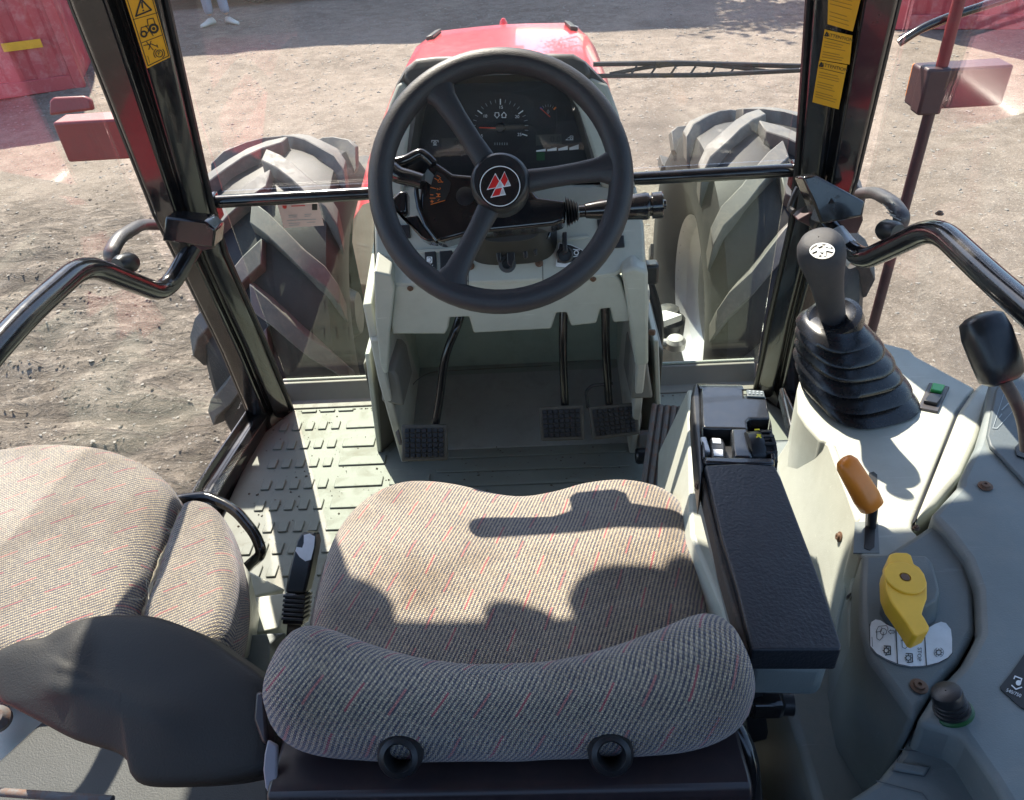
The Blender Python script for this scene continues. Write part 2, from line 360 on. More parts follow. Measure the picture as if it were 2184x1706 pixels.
def strokes(name, segs, pl, w, mat, parent, lift=.0012):
    """line drawing (pixel polylines) as thin flat print, one mesh"""
    V = []; Fc = []
    for sg in segs:
        for (x0, y0), (x1, y1) in zip(sg[:-1], sg[1:]):
            d = math.hypot(x1-x0, y1-y0) or 1; nx, ny = -(y1-y0)/d*w/2, (x1-x0)/d*w/2
            ex, ey = (x1-x0)/d*w/2*.6, (y1-y0)/d*w/2*.6
            k = len(V); V += [pl.at(x0-ex+nx, y0-ey+ny, lift), pl.at(x1+ex+nx, y1+ey+ny, lift), pl.at(x1+ex-nx, y1+ey-ny, lift), pl.at(x0-ex-nx, y0-ey-ny, lift)]
            Fc.append((k, k+1, k+2, k+3)); lift += .00001
    return mk(name, V, Fc, mat, parent, None)
def circ(x, y, r, n=16, ry=None, a0=0, a1=360):
    ry = ry or r; m = n if a1-a0 >= 360 else n-1
    return [(x+r*math.cos(math.radians(a0+(a1-a0)*i/m)), y-ry*math.sin(math.radians(a0+(a1-a0)*i/m))) for i in range(n if a1-a0 >= 360 else n)] + ([(x+r*math.cos(math.radians(a0)), y-ry*math.sin(math.radians(a0)))] if a1-a0 >= 360 else [])
def rrect(cx, cy, w, h, r, n=4):
    out = []
    for sx, sy, a in ((1, -1, 0), (-1, -1, 90), (-1, 1, 180), (1, 1, 270)):
        for k in range(n+1):
            t = math.radians(a+90*k/n); out.append((cx+sx*(w/2-r)+r*math.cos(t), cy+sy*(h/2-r)-r*math.sin(t)))
    return out
def screw(p, n, parent, r=.006):
    return lathe('screw', [(r*1.5, 0), (r*1.5, .0012), (r, .002), (r*.9, .0045), (r*.35, .0048), (r*.3, .003)], p, n, 'rusty_screw', parent, 14)

# ============================================================ THE YARD
GZ = -1.05
def gh(x, y):
    """height of the ground"""
    z = noise.noise(Vector((x*.5, y*.5, 3)))*.05 + noise.noise(Vector((x*2.1, y*2.1, 9)))*.016 + noise.noise(Vector((x*7, y*7, 5)))*.006
    rz = max(0, 1-abs((x+3.3)/2.4)**3)*max(0, 1-abs((y-3.0)/3.2)**4)
    if rz > 0:
        q = noise.noise(Vector((x*.9+y*.35, y*5.2-x*.5, 1)))+.5*noise.noise(Vector((x*2.2, y*11-x, 7)))
        z += rz*(-.09*max(0, q-.08)**1.1 + .02*noise.noise(Vector((x*6, y*18, 2))))
        tr = math.sin((y*1.0+x*.28+.25*noise.noise(Vector((x, y, 4))))*5.2); z += rz*(.02*tr if tr > .3 else 0)
        z += rz*.022*(.5-abs(noise.noise(Vector((x*2.3+y, y*8-x*1.4, 12))))*2)
    return z
def axis(lo, hi, n, far, m):
    g = [lo+(hi-lo)*i/n for i in range(n+1)]; st = (hi-lo)/n; up = []; dn = []; a = hi; b = lo; k = st
    while a < far: k *= 1.22; a += k; up.append(a)
    k = st
    while b > -m: k *= 1.22; b -= k; dn.append(b)
    return dn[::-1]+g+up
gx = axis(-7.5, 6.5, 270, 600, 600); gy = axis(.2, 13, 250, 600, 300)
V = []; damp = []
for y in gy:
    for x in gx:
        inn = (-9 < x < 9 and -2 < y < 16); z = gh(x, y) if inn else noise.noise(Vector((x*.05, y*.05, 3)))*.02
        V.append((x, y, GZ+z)); damp.append(max(0, min(1, -z*26-.3)) if inn else 0)
nx = len(gx); Fc = [(j*nx+i, j*nx+i+1, (j+1)*nx+i+1, (j+1)*nx+i) for j in range(len(gy)-1) for i in range(nx-1)]
me = bpy.data.meshes.new('ground'); me.from_pydata(V, [], Fc); me.polygons.foreach_set('use_smooth', [True]*len(Fc))
atr = me.attributes.new('damp', 'FLOAT', 'POINT'); atr.data.foreach_set('value', damp)
at2 = me.attributes.new('churn', 'FLOAT', 'POINT'); at2.data.foreach_set('value', [min(1, 1.6*max(0, 1-abs((v[0]+3.3)/2.6)**3)*max(0, 1-abs((v[1]-3.0)/3.4)**4)) for v in V])
me.materials.append(MATS['yard_dirt']); o = bpy.data.objects.new('ground', me); COL.objects.link(o)
tag(o, 'rutted brown dirt yard with scattered gravel', kind='structure')
# loose gravel and clods
def scatter(name, n, mat, region, smin, smax, pw, label, flat=.6, sd=1):
    rg = random.Random(sd); base = [(1, 0, 0), (-1, 0, 0), (0, 1, 0), (0, -1, 0), (0, 0, 1), (0, 0, -1), (.6, .6, .5), (-.6, .55, .5), (.5, -.6, .5), (-.6, -.6, .5)]
    fs = [(6, 0, 2), (6, 2, 4), (6, 4, 0), (7, 2, 1), (7, 4, 2), (7, 1, 4), (8, 3, 0), (8, 0, 4), (8, 4, 3), (9, 1, 3), (9, 4, 1), (9, 3, 4), (0, 5, 2), (2, 5, 1), (1, 5, 3), (3, 5, 0)]
    V = []; Fc = []
    for i in range(n):
        x, y = region(rg)
        s = smin+(smax-smin)*rg.random()**pw; s *= .6 + min(1.6, y/7.0)*.6; a = rg.random()*6.28; ca, sa = math.cos(a), math.sin(a)
        sx, sy, sz = s*rg.uniform(.8, 1.5), s*rg.uniform(.6, 1), s*rg.uniform(.4, .9)*flat; z = GZ+gh(x, y)+sz*.25
        k = len(V)
        for bx, by, bz in base:
            j = rg.uniform(.75, 1.2); bx *= sx*j; by *= sy*j; V.append((x+bx*ca-by*sa, y+bx*sa+by*ca, z+bz*sz*j))
        Fc += [(a_+k, b_+k, c_+k) for a_, b_, c_ in fs]
    me = bpy.data.meshes.new(name); me.from_pydata(V, [], Fc); me.materials.append(MATS[mat]); o = bpy.data.objects.new(name, me); COL.objects.link(o)
    tag(o, label, kind='stuff'); return o
def reg_all(r):
    while True:
        y = 1.2+r.random()**.8*13; hw = 1.2+y*.75; x = r.uniform(-hw-.8, hw)
        if noise.noise(Vector((x*.6, y*.6, 20))) > -.35+r.random()*.5-.2: return x, y
scatter('gravel', 26000, 'stone', reg_all, .004, .016, 4, 'small pale stones strewn over the dirt yard')
scatter('soil_clods', 7000, 'clod', lambda r: (r.gauss(-3.4, 1.1), r.gauss(3.2, 1.3)), .003, .014, 2.2, 'dark crumbs of churned soil along the ruts at left', sd=2)

# barn beyond the frame whose shade covers the far end of the yard
barn = thing('barn', (-9, 17.5, GZ), 'pale metal-sided barn beyond the far shaded end of the yard', 'barn')
BX0, BX1, BY0, BY1, BH = -30, -.3, 17, 29, 7.2
box('wall', ((BX0+BX1)/2, (BY0+BY1)/2, GZ+BH/2), (BX1-BX0, BY1-BY0, BH), 'barn_wall', barn)
prism('roof', [(BX0-.4, BY0-.5, GZ+BH-.1), (BX0-.4, BY1+.5, GZ+BH-.1), (BX0-.4, (BY0+BY1)/2, GZ+BH+2.6)], (BX1-BX0+.8, 0, 0), 'barn_roof', barn)
box('door', (-12, BY0-.03, GZ+2), (4, .08, 4), 'barn_roof', barn); box('door', (-22, BY0-.03, GZ+2), (4, .08, 4), 'barn_roof', barn)
# tree whose dappled shade falls beside the barn's
def tree(loc, h, label, seed):
    rg = random.Random(seed); t = thing('tree', loc, label, 'tree'); L = Vector(loc)
    tube('trunk', [L, L+Vector((.1, 0, h*.3)), L+Vector((-.05, .1, h*.62))], [.24, .09], 'bark', t, rad=0)
    for k in range(7):
        a = k*2.4; st = L+Vector((0, 0, h*(.3+.04*k))); tube('limb', [st, st+Vector((math.cos(a)*.9, math.sin(a)*.9, .7)), st+Vector((math.cos(a)*1.7, math.sin(a)*1.7, 1.5))], [.09, .03], 'bark', t, rad=0, seg=6)
    V = []; Fc = []; cl = [(rg.gauss(0, 1.2), rg.gauss(0, 1.1), h*.68+rg.gauss(0, 1.0)) for _ in range(26)]
    for i in range(5200):
        c = rg.choice(cl); p = L+Vector((c[0]+rg.gauss(0, .38), c[1]+rg.gauss(0, .38), c[2]+rg.gauss(0, .34)))
        a = Vector((rg.gauss(0, 1), rg.gauss(0, 1), rg.gauss(0, 1))).normalized()*.09; b = a.cross(Vector((rg.random(), rg.random(), rg.random()))).normalized()*.05
        k = len(V); V += [p-a, p+b, p+a, p-b]; Fc.append((k, k+1, k+2, k+3))
    mk('crown', V, Fc, 'leaf', t, None)
tree((2.6, 16.2, GZ), 7.5, 'leafy tree right of the barn casting dappled shade', 4)

def container(name, x0, y0, x1, y1, h, label, depth, extra=None):
    """corrugated steel body standing on the ground, near side from (x0,y0) to (x1,y1)"""
    t = thing(name, (x0, y0, GZ), label, 'container'); A = Vector((x0, y0, GZ)); B = Vector((x1, y1, GZ)); L = (B-A).length; u = (B-A)/L
    n = Vector((u.y, -u.x, 0)); n = n if n.dot(CP-A) > 0 else -n
    pr = []; s = 0
    while s < L:
        for ds, d in ((0, 0), (.10, 0), (.15, .045), (.25, .045), (.30, 0)): 
            if s+ds <= L: pr.append((s+ds, d))
        s += .31
    V = []; 
    for s, d in pr:
        for z in (.16, h-.14): V.append(A+u*s-n*d+Vector((0, 0, z)))
    k = len(V)
    for s in (L, 0):
        for z in (.16, h-.14): V.append(A+u*s-n*depth+Vector((0, 0, z)))
    m = len(pr)+2; Fc = [(2*i, 2*((i+1) % m), 2*((i+1) % m)+1, 2*i+1) for i in range(m)]; Fc += [tuple(2*i+1 for i in range(m))]
    mk('side_wall', V, Fc, 'red_wall', t, None)
    for z in (.08, h-.07): prism('rail', [A+Vector((0, 0, z-.08))+n*.02, B+Vector((0, 0, z-.08))+n*.02, B-n*depth+Vector((0, 0, z-.08)), A-n*depth+Vector((0, 0, z-.08))], (0, 0, .16), 'red_wall', t, .01)
    for P in (A, B): prism('corner_post', [P+n*.03-u*.06, P+n*.03+u*.06, P-n*.1+u*.06, P-n*.1-u*.06], (0, 0, h), 'red_wall', t, .01)
    return t, A, u, n
tl, A, u_, n_ = container('red_container', -5.45, 9.75, -12.6, 7.2, 2.6, 'solid red corrugated box with a yellow strip, standing in for a reflection in the left door glass', 2.4)  # added solid box takes the place of a red reflection in the glass
for dx in (.22, 2.2): 
    P = A+u_*dx+n_*.03+Vector((0, 0, .50)); prism('reflective_strip', [P, P+u_*.42, P+u_*.42+Vector((0, 0, .09)), P+Vector((0, 0, .09))], n_*.015, 'decal_yellow', tl)
container('red_container', 4.5, 10.1, 14, 7.4, 2.6, 'pale red corrugated container at the far right of the yard', 2.4)

# white lorry bed at the very top of the view with a person standing beside it
lorry = thing('flatbed_lorry', (-4.5, 16, GZ), 'white flatbed lorry parked in the shade at the far end', 'lorry')
box('side_skirt', (-2.6, 14.5, GZ+.42), (7.4, .08, .5), 'white_paint', lorry, .02)
box('load_bed', (-2.6, 15.5, GZ+.9), (7.6, 2.1, .35), 'white_paint', lorry, .03); box('cab_body', (-7.6, 15.5, GZ+1.5), (1.9, 2.1, 2.1), 'white_paint', lorry, .15, seg=3)
box('windscreen', (-8.57, 15.5, GZ+1.95), (.06, 1.8, .8), 'black_gloss', lorry, .02)
for x in (-7.7, -4.6, .2):
    for y in (14.75, 16.3):
        w = lathe('wheel', [(.1, -.12), (.22, -.13), (.38, -.11), (.42, -.06), (.42, .06), (.38, .11), (.22, .13), (.1, .12)], (x, y, GZ+.42), (0, 1, 0), 'tyre', lorry, 24)
def skin_body(name, J, E_, mat, parent, root=0):
    me = bpy.data.meshes.new(name); o0 = origin(parent); me.from_pydata([Vector(j[:3])-o0 for j in J], E_, []); o = bpy.data.objects.new(name, me); COL.objects.link(o); o.parent = parent
    me.materials.append(MATS[mat]); s = o.modifiers.new('k', 'SKIN'); 
    for i, j in enumerate(J):
        r = j[3]; me.skin_vertices[0].data[i].radius = (r, r*(j[4] if len(j) > 4 else 1)); me.skin_vertices[0].data[i].use_root = (i == root)
    b = o.modifiers.new('s', 'SUBSURF'); b.levels = b.render_levels = 1; s.use_smooth_shade = True
    return o
p0 = at(470, 52, z=GZ); fx, fy = p0.x, p0.y
per = thing('person', (fx, fy, GZ), 'person in pale trousers and light shoes standing by the white lorry', 'person')
def pj(x, y, z, r, q=1): return (fx+x, fy+y, GZ+z, r, q)
J = [pj(0, 0, .93, .14), pj(0, 0, 1.12, .13), pj(0, 0, 1.38, .15), pj(0, 0, 1.5, .055), pj(0, -.01, 1.58, .06), pj(0, -.02, 1.66, .095), pj(0, 0, 1.73, .07)]
E_ = [(0, 1), (1, 2), (2, 3), (3, 4), (4, 5), (5, 6)]
for s in (-1, 1):
    k = len(J); J += [pj(s*.1, 0, .84, .095), pj(s*.12, -.02, .5, .065), pj(s*.13, .01, .12, .042)]; E_ += [(0, k), (k, k+1), (k+1, k+2)]
    k = len(J); J += [pj(s*.19, 0, 1.4, .06), pj(s*.25, .02, 1.12, .045), pj(s*.24, -.1, .9, .033), pj(s*.23, -.13, .82, .03)]; E_ += [(2, k), (k, k+1), (k+1, k+2), (k+2, k+3)]
skin_body('body', J, E_, 'skin', per)
tr = [pj(0, 0, .95, .155)]; te = []
for s in (-1, 1):
    k = len(tr); tr += [pj(s*.1, 0, .82, .115), pj(s*.12, -.02, .5, .09), pj(s*.13, .01, .14, .08)]; te += [(0, k), (k, k+1), (k+1, k+2)]
skin_body('trousers', tr, te, 'denim', per)
sh = [pj(0, 0, .95, .16), pj(0, 0, 1.15, .155), pj(0, 0, 1.4, .165)]; se = [(0, 1), (1, 2)]
for s in (-1, 1):
    k = len(sh); sh += [pj(s*.2, 0, 1.39, .075), pj(s*.25, .02, 1.15, .065)]; se += [(2, k), (k, k+1)]
skin_body('shirt', sh, se, 'shirt', per)
lathe('hair', [(.02, .1), (.07, .085), (.1, .04), (.103, -.02), (.09, -.04)], (fx, fy+.01, GZ+1.7), (0, .15, 1), 'hair', per, 16)
for s, a in ((-1, -.5), (1, .95)):
    d = Vector((math.sin(a), -math.cos(a), 0)); q = Vector((fx+s*.13, fy+.03, GZ)); n_ = Vector((-d.y, d.x, 0)); rings = []
    for t_, w_, h_ in ((-.06, .03, .06), (-.03, .042, .1), (.05, .045, .1), (.13, .05, .065), (.2, .045, .05), (.24, .02, .035)):
        rings.append([q+d*t_+n_*w_*math.cos(b)+Vector((0, 0, h_*.5+h_*.5*math.sin(b))) for b in [k*math.pi/5 for k in range(10)]])
    loft('shoe', rings, 'shoe', per, smooth=60)

# ============================================================ FRONT WHEELS, AXLE, BONNET
WY, WR = 2.80, .66
def front_wheel(x, side, steer, label):
    # built around its own axle, local x = outward
    t = thing('front_wheel', (x, WY, GZ+WR+.05), label, 'tractor wheel', 'front wheels of the tractor')
    t.rotation_euler = (0, 0, steer); t.scale = (1.08, 1.09, 1.09)
    R = [(.30, -.17), (.34, -.20), (.44, -.235), (.54, -.235), (.595, -.2), (.618, -.12), (.625, 0), (.618, .12), (.595, .2), (.54, .235), (.44, .235), (.34, .20), (.30, .17)]
    def L(name, V, Fc, mat, p=None, smooth=40):
        me = bpy.data.meshes.new(name); me.from_pydata(V, [], Fc); bm = bmesh.new(); bm.from_mesh(me); bmesh.ops.recalc_face_normals(bm, faces=bm.faces); bm.to_mesh(me); bm.free()
        me.polygons.foreach_set('use_smooth', [True]*len(me.polygons)); me.set_sharp_from_angle(angle=math.radians(smooth))
        me.materials.append(MATS[mat]); o = bpy.data.objects.new(name, me); COL.objects.link(o); o.parent = p or t; return o
    def rev(name, R, mat, seg=64):
        V = [(x, r*math.cos(2*math.pi*i/seg), r*math.sin(2*math.pi*i/seg)) for i in range(seg) for r, x in R]; m = len(R)
        return L(name, V, [(i*m+j, i*m+(j+1) % m, ((i+1) % seg)*m+(j+1) % m, ((i+1) % seg)*m+j) for i in range(seg) for j in range(m)], mat)
    ty = rev('tyre', R, 'tyre')
    rev('rim', [(.31, -.18), (.28, -.15), (.26, -.02), (.26, .08), (.12, .1), (.1, .06), (.24, .03), (.24, -.1), (.30, -.16)], 'silver', 48)
    rev('hub', [(.001, -.1), (.13, -.1), (.13, .02), (.11, .12), (.08, .17), (.001, .17)], 'casting', 24)
    # lugs: two mirrored shapes, 19 of each, offset by half a pitch
    def surf(s):   # s 0..1 from the centre line out over the shoulder -> (r, x)
        pts = [(.625, -.02), (.625, .05), (.62, .11), (.606, .17), (.58, .215), (.53, .238)]
        q = s*(len(pts)-1); i = min(int(q), len(pts)-2); f = q-i; a, b = pts[i], pts[i+1]
        return a[0]+(b[0]-a[0])*f, a[1]+(b[1]-a[1])*f
    for mir in (1, -1):
        V = []; n = 7
        for i in range(n):
            s = i/(n-1); r, x_ = surf(s); th = .52*s**1.05; hw = .036+.014*(1-s); up = .046 if i < n-1 else .014
            nr = (.9, .0) if s < .6 else (.85, .5)
            for dth, h in ((-hw, -.01), (-hw*.78, up), (hw*.78, up), (hw, -.01)):
                rr = r + h*nr[0]; xx = x_ + h*nr[1]; a = th+dth/r
                V.append((mir*xx, rr*math.cos(a), rr*math.sin(a)))
        Fc = [(i*4+k, i*4+(k+1) % 4, (i+1)*4+(k+1) % 4, (i+1)*4+k) for i in range(n-1) for k in range(4)]+[(0, 1, 2, 3), (4*n-4, 4*n-3, 4*n-2, 4*n-1)]
        lug = L('lug', V, Fc, 'tyre_lug', ty, 30); NL = 15; off = 0 if mir > 0 else math.pi/NL
        b = lug.modifiers.new('b', 'BEVEL'); b.width = .003; b.segments = 1; b.limit_method = 'ANGLE'; b.angle_limit = .6
        lug.rotation_euler = (off, 0, 0)
        for k in range(1, NL):
            o = bpy.data.objects.new('lug', lug.data); COL.objects.link(o); o.parent = ty; o.rotation_euler = (off+2*math.pi*k/NL, 0, 0)
            b = o.modifiers.new('b', 'BEVEL'); b.width = .003; b.segments = 1; b.limit_method = 'ANGLE'; b.angle_limit = .6
        if mir > 0: knob = L('button', [(mir*(.09+.016*math.cos(a)), .623+h, .016*math.sin(a)) for h in (0, .012) for a in [q*math.pi/4 for q in range(8)]], [tuple(range(8)), tuple(range(15, 7, -1))]+[(i, (i+1) % 8, 8+(i+1) % 8, 8+i) for i in range(8)], 'tyre_lug', ty)
        for k in range(NL):
            for xx, da in ((.09, .0), (.05, -.07)):
                o = bpy.data.objects.new('button', knob.data); COL.objects.link(o); o.parent = ty; o.location = (mir*.0 + (xx-.09)*mir if mir > 0 else -2*.09+(.09-xx), 0, 0); o.rotation_euler = (off+2*math.pi*k/NL+.14+da*1.0, 0, 0)
    return t
front_wheel(-.885, -1, .03, 'left front tractor tyre with chunky lugs, seen left of the steering wheel')
front_wheel(.885, 1, .03, 'right front tractor tyre with chunky lugs, seen right of the steering wheel')
ax = thing('front_axle', (0, WY, -.45), 'dark cast front axle with pale steering links seen through the lower windscreen', 'axle')
tube('axle_beam', [(-.64, WY, -.5), (-.3, WY, -.46), (.3, WY, -.46), (.64, WY, -.5)], .075, 'casting', ax, rad=.1)
for s in (-1, 1):
    lathe('hub_carrier', [(.05, -.12), (.07, -.1), (.075, 0), (.05, .02), (.045, .05), (.02, .055)], (s*.60, WY, -.44), (0, 0, 1), 'casting', ax, 16)
    tube('steering_link', [(s*.12, WY-.16, -.43), (s*.58, WY-.2, -.43)], .018, 'silver', ax, rad=0)
    lathe('ball_joint', [(.02, -.03), (.04, -.02), (.042, .01), (.03, .025), (.012, .03)], (s*.6, WY-.2, -.43), (0, 0, 1), 'silver', ax, 16)
    prism('steering_arm', [(s*.2, WY-.1, -.36), (s*.58, WY-.06, -.36), (s*.64, WY-.1, -.36), (s*.55, WY-.15, -.36), (s*.22, WY-.15, -.36)], (0, 0, -.03), 'white_paint', ax, .004)
    tube('hose', [(s*.5, WY-.3, -.62), (s*.53, WY-.25, -.3), (s*.45, WY-.2, -.05), (s*.4, WY-.1, -.2)], .018, 'rubber', ax, rad=.1)
for x, y, z, sx, sy, sz in ((0, 2.3, -.42, .34, 1.3, .34), (0, 1.75, -.3, .42, .5, .4)): box('engine_block', (x, y, z), (sx, sy, sz), 'casting', ax, .03)

bon = thing('bonnet', (0, 2.4, .6), 'bright red engine bonnet ahead of the dashboard', 'bonnet')
def bring(y, hw, zt, zs, hr):
    pts = []
    for u, z in ((-1, zs), (-1, zt-.10*hr), (-.96, zt-.045*hr), (-.88, zt-.012), (-.76, zt), (-.3, zt+.006), (0, zt+.008), (.3, zt+.006), (.76, zt), (.88, zt-.012), (.96, zt-.045*hr), (1, zt-.10*hr), (1, zs)):
        pts.append(Vector((u*hw-.028, y, z)))
    return pts
loft('hood_shell', [bring(1.62, .33, .64, .1, 1), bring(1.9, .335, .675, .1, 1), bring(2.4, .335, .70, .1, 1), bring(2.8, .33, .70, .1, 1.1), bring(3.05, .30, .683, .1, 1.3), bring(3.17, .27, .65, .1, 1.6), bring(3.24, .23, .57, .1, 1.5)], 'red_paint', bon, (False, True), smooth=50, closed=False)
for s in (-1, 1):
    prism('vent', [(s*.236-.028, 2.86, .699), (s*.262-.028, 2.86, .693), (s*.246-.028, 3.02, .680), (s*.222-.028, 3.02, .686)], (0, 0, .012), 'decal_black', bon, .003)
    prism('marker', [(s*.248-.028, 2.96, .690), (s*.270-.028, 2.945, .682), (s*.262-.028, 3.02, .672), (s*.236-.028, 3.03, .683)], (0, 0, .006), 'silver', bon, .003)
lathe('ornament', [(.016, 0), (.014, .02), (.006, .032)], (-.028, 3.15, .66), (0, 0, 1), 'red_paint', bon, 12)

# ============================================================ THE CAB
cab = thing('tractor', (0, 1.0, 0), 'red tractor seen from inside its black-framed glass cab, bonnet and lugged front tyres ahead', 'tractor')
def both(f):
    for s in (-1, 1): f(s)
PATH = [(.565, 1.35, 1.64, 1.0), (.575, 1.36, 1.10, 1.0), (.60, 1.385, .74, .74), (.612, 1.42, .62, .66), (.652, 1.56, .32, .72), (.70, 1.70, 0, .82), (.715, 1.74, -.1, .82)]
PROF = [(.060, -.052), (.052, -.058), (.004, -.060), (0, -.054), (.0, -.034), (-.008, -.026), (-.014, -.030), (-.020, -.042), (-.026, -.042), (-.056, -.012), (-.060, -.002), (-.060, .03), (-.05, .04), (.05, .04), (.060, .03)]
pill = {}
def pillar(s):
    rings = []
    for i, (cx, cy, cz, k) in enumerate(PATH):
        rings.append([Vector((s*(cx+a*k), cy+b*k, cz)) for a, b in PROF])
    pill[s] = loft('corner_pillar', rings, 'black_gloss', cab, smooth=25, bev=.002)
    # rubber seals along both edges
    for a, b in ((.064, -.04), (-.064, .008)):
        tube('rubber_seal', [Vector((s*(cx+a*k), cy+b*k, cz)) for cx, cy, cz, k in PATH], .0065, 'rubber', pill[s], rad=0, seg=8)
both(pillar)
# cross tube, splashed with brackets at its ends
cr = tube('cross_tube', [(-.575, 1.415, .735), (.575, 1.415, .735)], .0125, 'black_gloss', cab, rad=0)
for s in (-1, 1): prism('tube_bracket', [(s*.55, 1.40, .752), (s*.60, 1.36, .758), (s*.60, 1.36, .70), (s*.55, 1.40, .70)], (0, .03, 0), 'black_gloss', cr, .003)
# glazing: 5 mm panes
def pane(name, pts, mat, par=cab): 
    a, b, c = (Vector(p) for p in pts[:3]); n = (b-a).cross(c-a).normalized(); return prism(name, pts, n*.004, mat, par)
up = pane('windscreen', [(-.545, 1.445, .745), (.545, 1.445, .745), (.53, 1.40, 1.62), (-.53, 1.40, 1.62)], 'screen_glass')
lo = pane('lower_windscreen', [(-.66, 1.765, .055), (.66, 1.765, .055), (.555, 1.452, .735), (-.555, 1.452, .735)], 'lower_glass')
for s in (-1, 1): 
    d = pane('door_window', [(s*.735, 1.62, .1), (s*.675, 1.36, .7), (s*.66, 1.315, 1.6), (s*.70, -.15, 1.6), (s*.78, -.15, .55), (s*.80, .7, .5), (s*.79, 1.2, .04)], 'door_glass')
# inspection sticker on the lower screen
PG = Plane((0, 1.447, .745), Vector((0, .69, .3125)).cross(Vector((1, 0, 0)))); 
PLO = Plane((0, 1.44, .735), Vector((1, 0, 0)).cross(Vector((0, 1.765-1.452, .055-.735))))
stk = plate('sticker', [(592, 437), (678, 433), (691, 481), (605, 486)], PLO, .0008, 'paper', lo)
strokes('sticker_print', [[(604, 440), (610, 440)], [(606, 442), (609, 442)]], PLO, 5, 'decal_red', stk, .0005)
strokes('sticker_text', [[(622, 439), (650, 438)]] , PLO, 2, 'decal_red', stk, .0005)
strokes('sticker_text', [[(616, 459), (634, 458)], [(616, 463), (632, 462)], [(650, 457), (664, 456)], [(650, 461), (662, 460)], [(612, 470), (674, 467)], [(616, 476), (640, 475)], [(617, 480), (638, 479)], [(655, 474), (672, 473)]], PLO, 1.3, 'print_grey', stk, .0005)
plate('sticker_code', rrect(671, 441, 11, 13, 1), PLO, .0003, 'decal_black', stk, .0006)
# sill: upturned dark flange with pale lip under the lower screen
def sill(name, xa, xb):
    prism(name, [(xa, 1.70, -.01), (xa, 1.735, -.01), (xa, 1.775, .052), (xa, 1.765, .056), (xa, 1.752, .056), (xa, 1.728, .01), (xa, 1.70, .006)], (xb-xa, 0, 0), 'taupe', cab, .002)
    tube('lip', [(xa, 1.766, .058), (xb, 1.766, .058)], .0045, 'sage', cab, rad=0, seg=8)
sill('sill', -.672, -.375); sill('sill', .352, .65)
for s in (-1, 1): prism('corner_trim', [(s*.66, 1.70, .012), (s*.66, 1.765, .05), (s*.705, 1.69, .045), (s*.70, 1.62, .012)], (0, 0, -.03), 'taupe', cab, .004)
# door sill rails running back from the pillar feet
def rail(s):
    q = [Vector((s*.705, 1.70, .02)), Vector((s*.745, 1.36, .03)), Vector((s*.77, .9, .05)), Vector((s*.78, .2, .08))]
    rings = []
    for p in q: rings.append([p+Vector((s*a, 0, b)) for a, b in ((-.022, -.05), (-.022, .012), (-.006, .022), (.002, .022), (.008, .012), (.02, .012), (.03, .03), (.036, .03), (.036, -.05))])
    loft('door_rail', rings, 'black_gloss', cab, smooth=30, bev=.002)
both(rail)
# roof with front visor lip, rear posts, rear wall below the open rear window
ROOFY = 1.495
rings = [[(-.83, y, 1.60+a), (-.77, y, 1.72+a), (.77, y, 1.72+a), (.83, y, 1.60+a), (.79, y, 1.575+a), (-.79, y, 1.575+a)] for y, a in ((-.5, 0), (ROOFY-.1, 0), (ROOFY, -.01))]
rf = loft('roof', [[Vector(p) for p in r] for r in rings], 'black_plastic', cab, smooth=30, bev=.01)
box('roof_lining', (0, .48, 1.568), (1.3, 1.75, .012), 'console_grey', cab, .003)
for s in (-1, 1):
    tube('rear_post', [(s*.68, -.28, 1.6), (s*.74, -.3, .5), (s*.76, -.3, -.1)], .035, 'black_gloss', cab, rad=0)
box('rear_wall', (0, -.40, .36), (1.5, .03, 1.02), 'black_plastic', cab, .005); box('rear_window_frame', (0, -.41, 1.52), (1.45, .04, .14), 'black_plastic', cab, .01)
for s in (-1, 1): prism('quarter_panel', [(s*.70, -.40, -.1), (s*.70, .04, -.1), (s*.70, .04, .80), (s*.69, -.40, .95)], (s*.03, 0, 0), 'black_plastic', cab, .005)
# unseen drums added under the roof edge to notch its shadow on the seat
for x, w, d in ((-.62, .15, .075), (-.37, .10, .04), (-.20, .19, .06), (-.10, .12, .095), (.05, .10, .06), (.33, .15, .07)):
    q = w*.5; k = lathe('shadow_drum', [(q*.35, -.03), (q*.7, 0), (q*.95, d*.5), (q, d*.85), (q*.94, d)], (x, ROOFY, 1.625), (.15 if x < -.2 else -.1, 1, -.12), 'black_plastic', cab, 24); lathe('lens', [(q*.85, d), (q*.4, d+.008), (.002, d+.01)], (x, ROOFY, 1.625), (.15 if x < -.2 else -.1, 1, -.12), 'silver', k, 24)  # lens here is only the end cap of each added drum
box('floor_plate', (0, .72, -.025), (1.44, 1.98, .03), 'casting', cab, .003)

# rear mudguards of the tractor, outside the doors
for s in (-1, 1):
    g = thing('rear_mudguard', (s*1.05, .2, -.1), 'red rear mudguard outside the %s door window' % ('left' if s < 0 else 'right'), 'mudguard', 'rear mudguards of the tractor')
    rings = []
    for k in range(9):
        a = math.radians(20+k*17.5); y = -.1+math.cos(a)*.92; z = -.42+math.sin(a)*.92
        ny, nz = math.cos(a), math.sin(a)
        rings.append([Vector((s*.83, y, z)), Vector((s*.83, y+ny*.02, z+nz*.02)), Vector((s*1.28, y+ny*.015, z+nz*.015)), Vector((s*1.32, y-ny*.03, z-nz*.03)), Vector((s*1.30, y-ny*.03, z-nz*.03)), Vector((s*1.27, y-ny*.005, z-nz*.005))])
    loft('mudguard_shell', rings, 'red_paint', g, smooth=50)

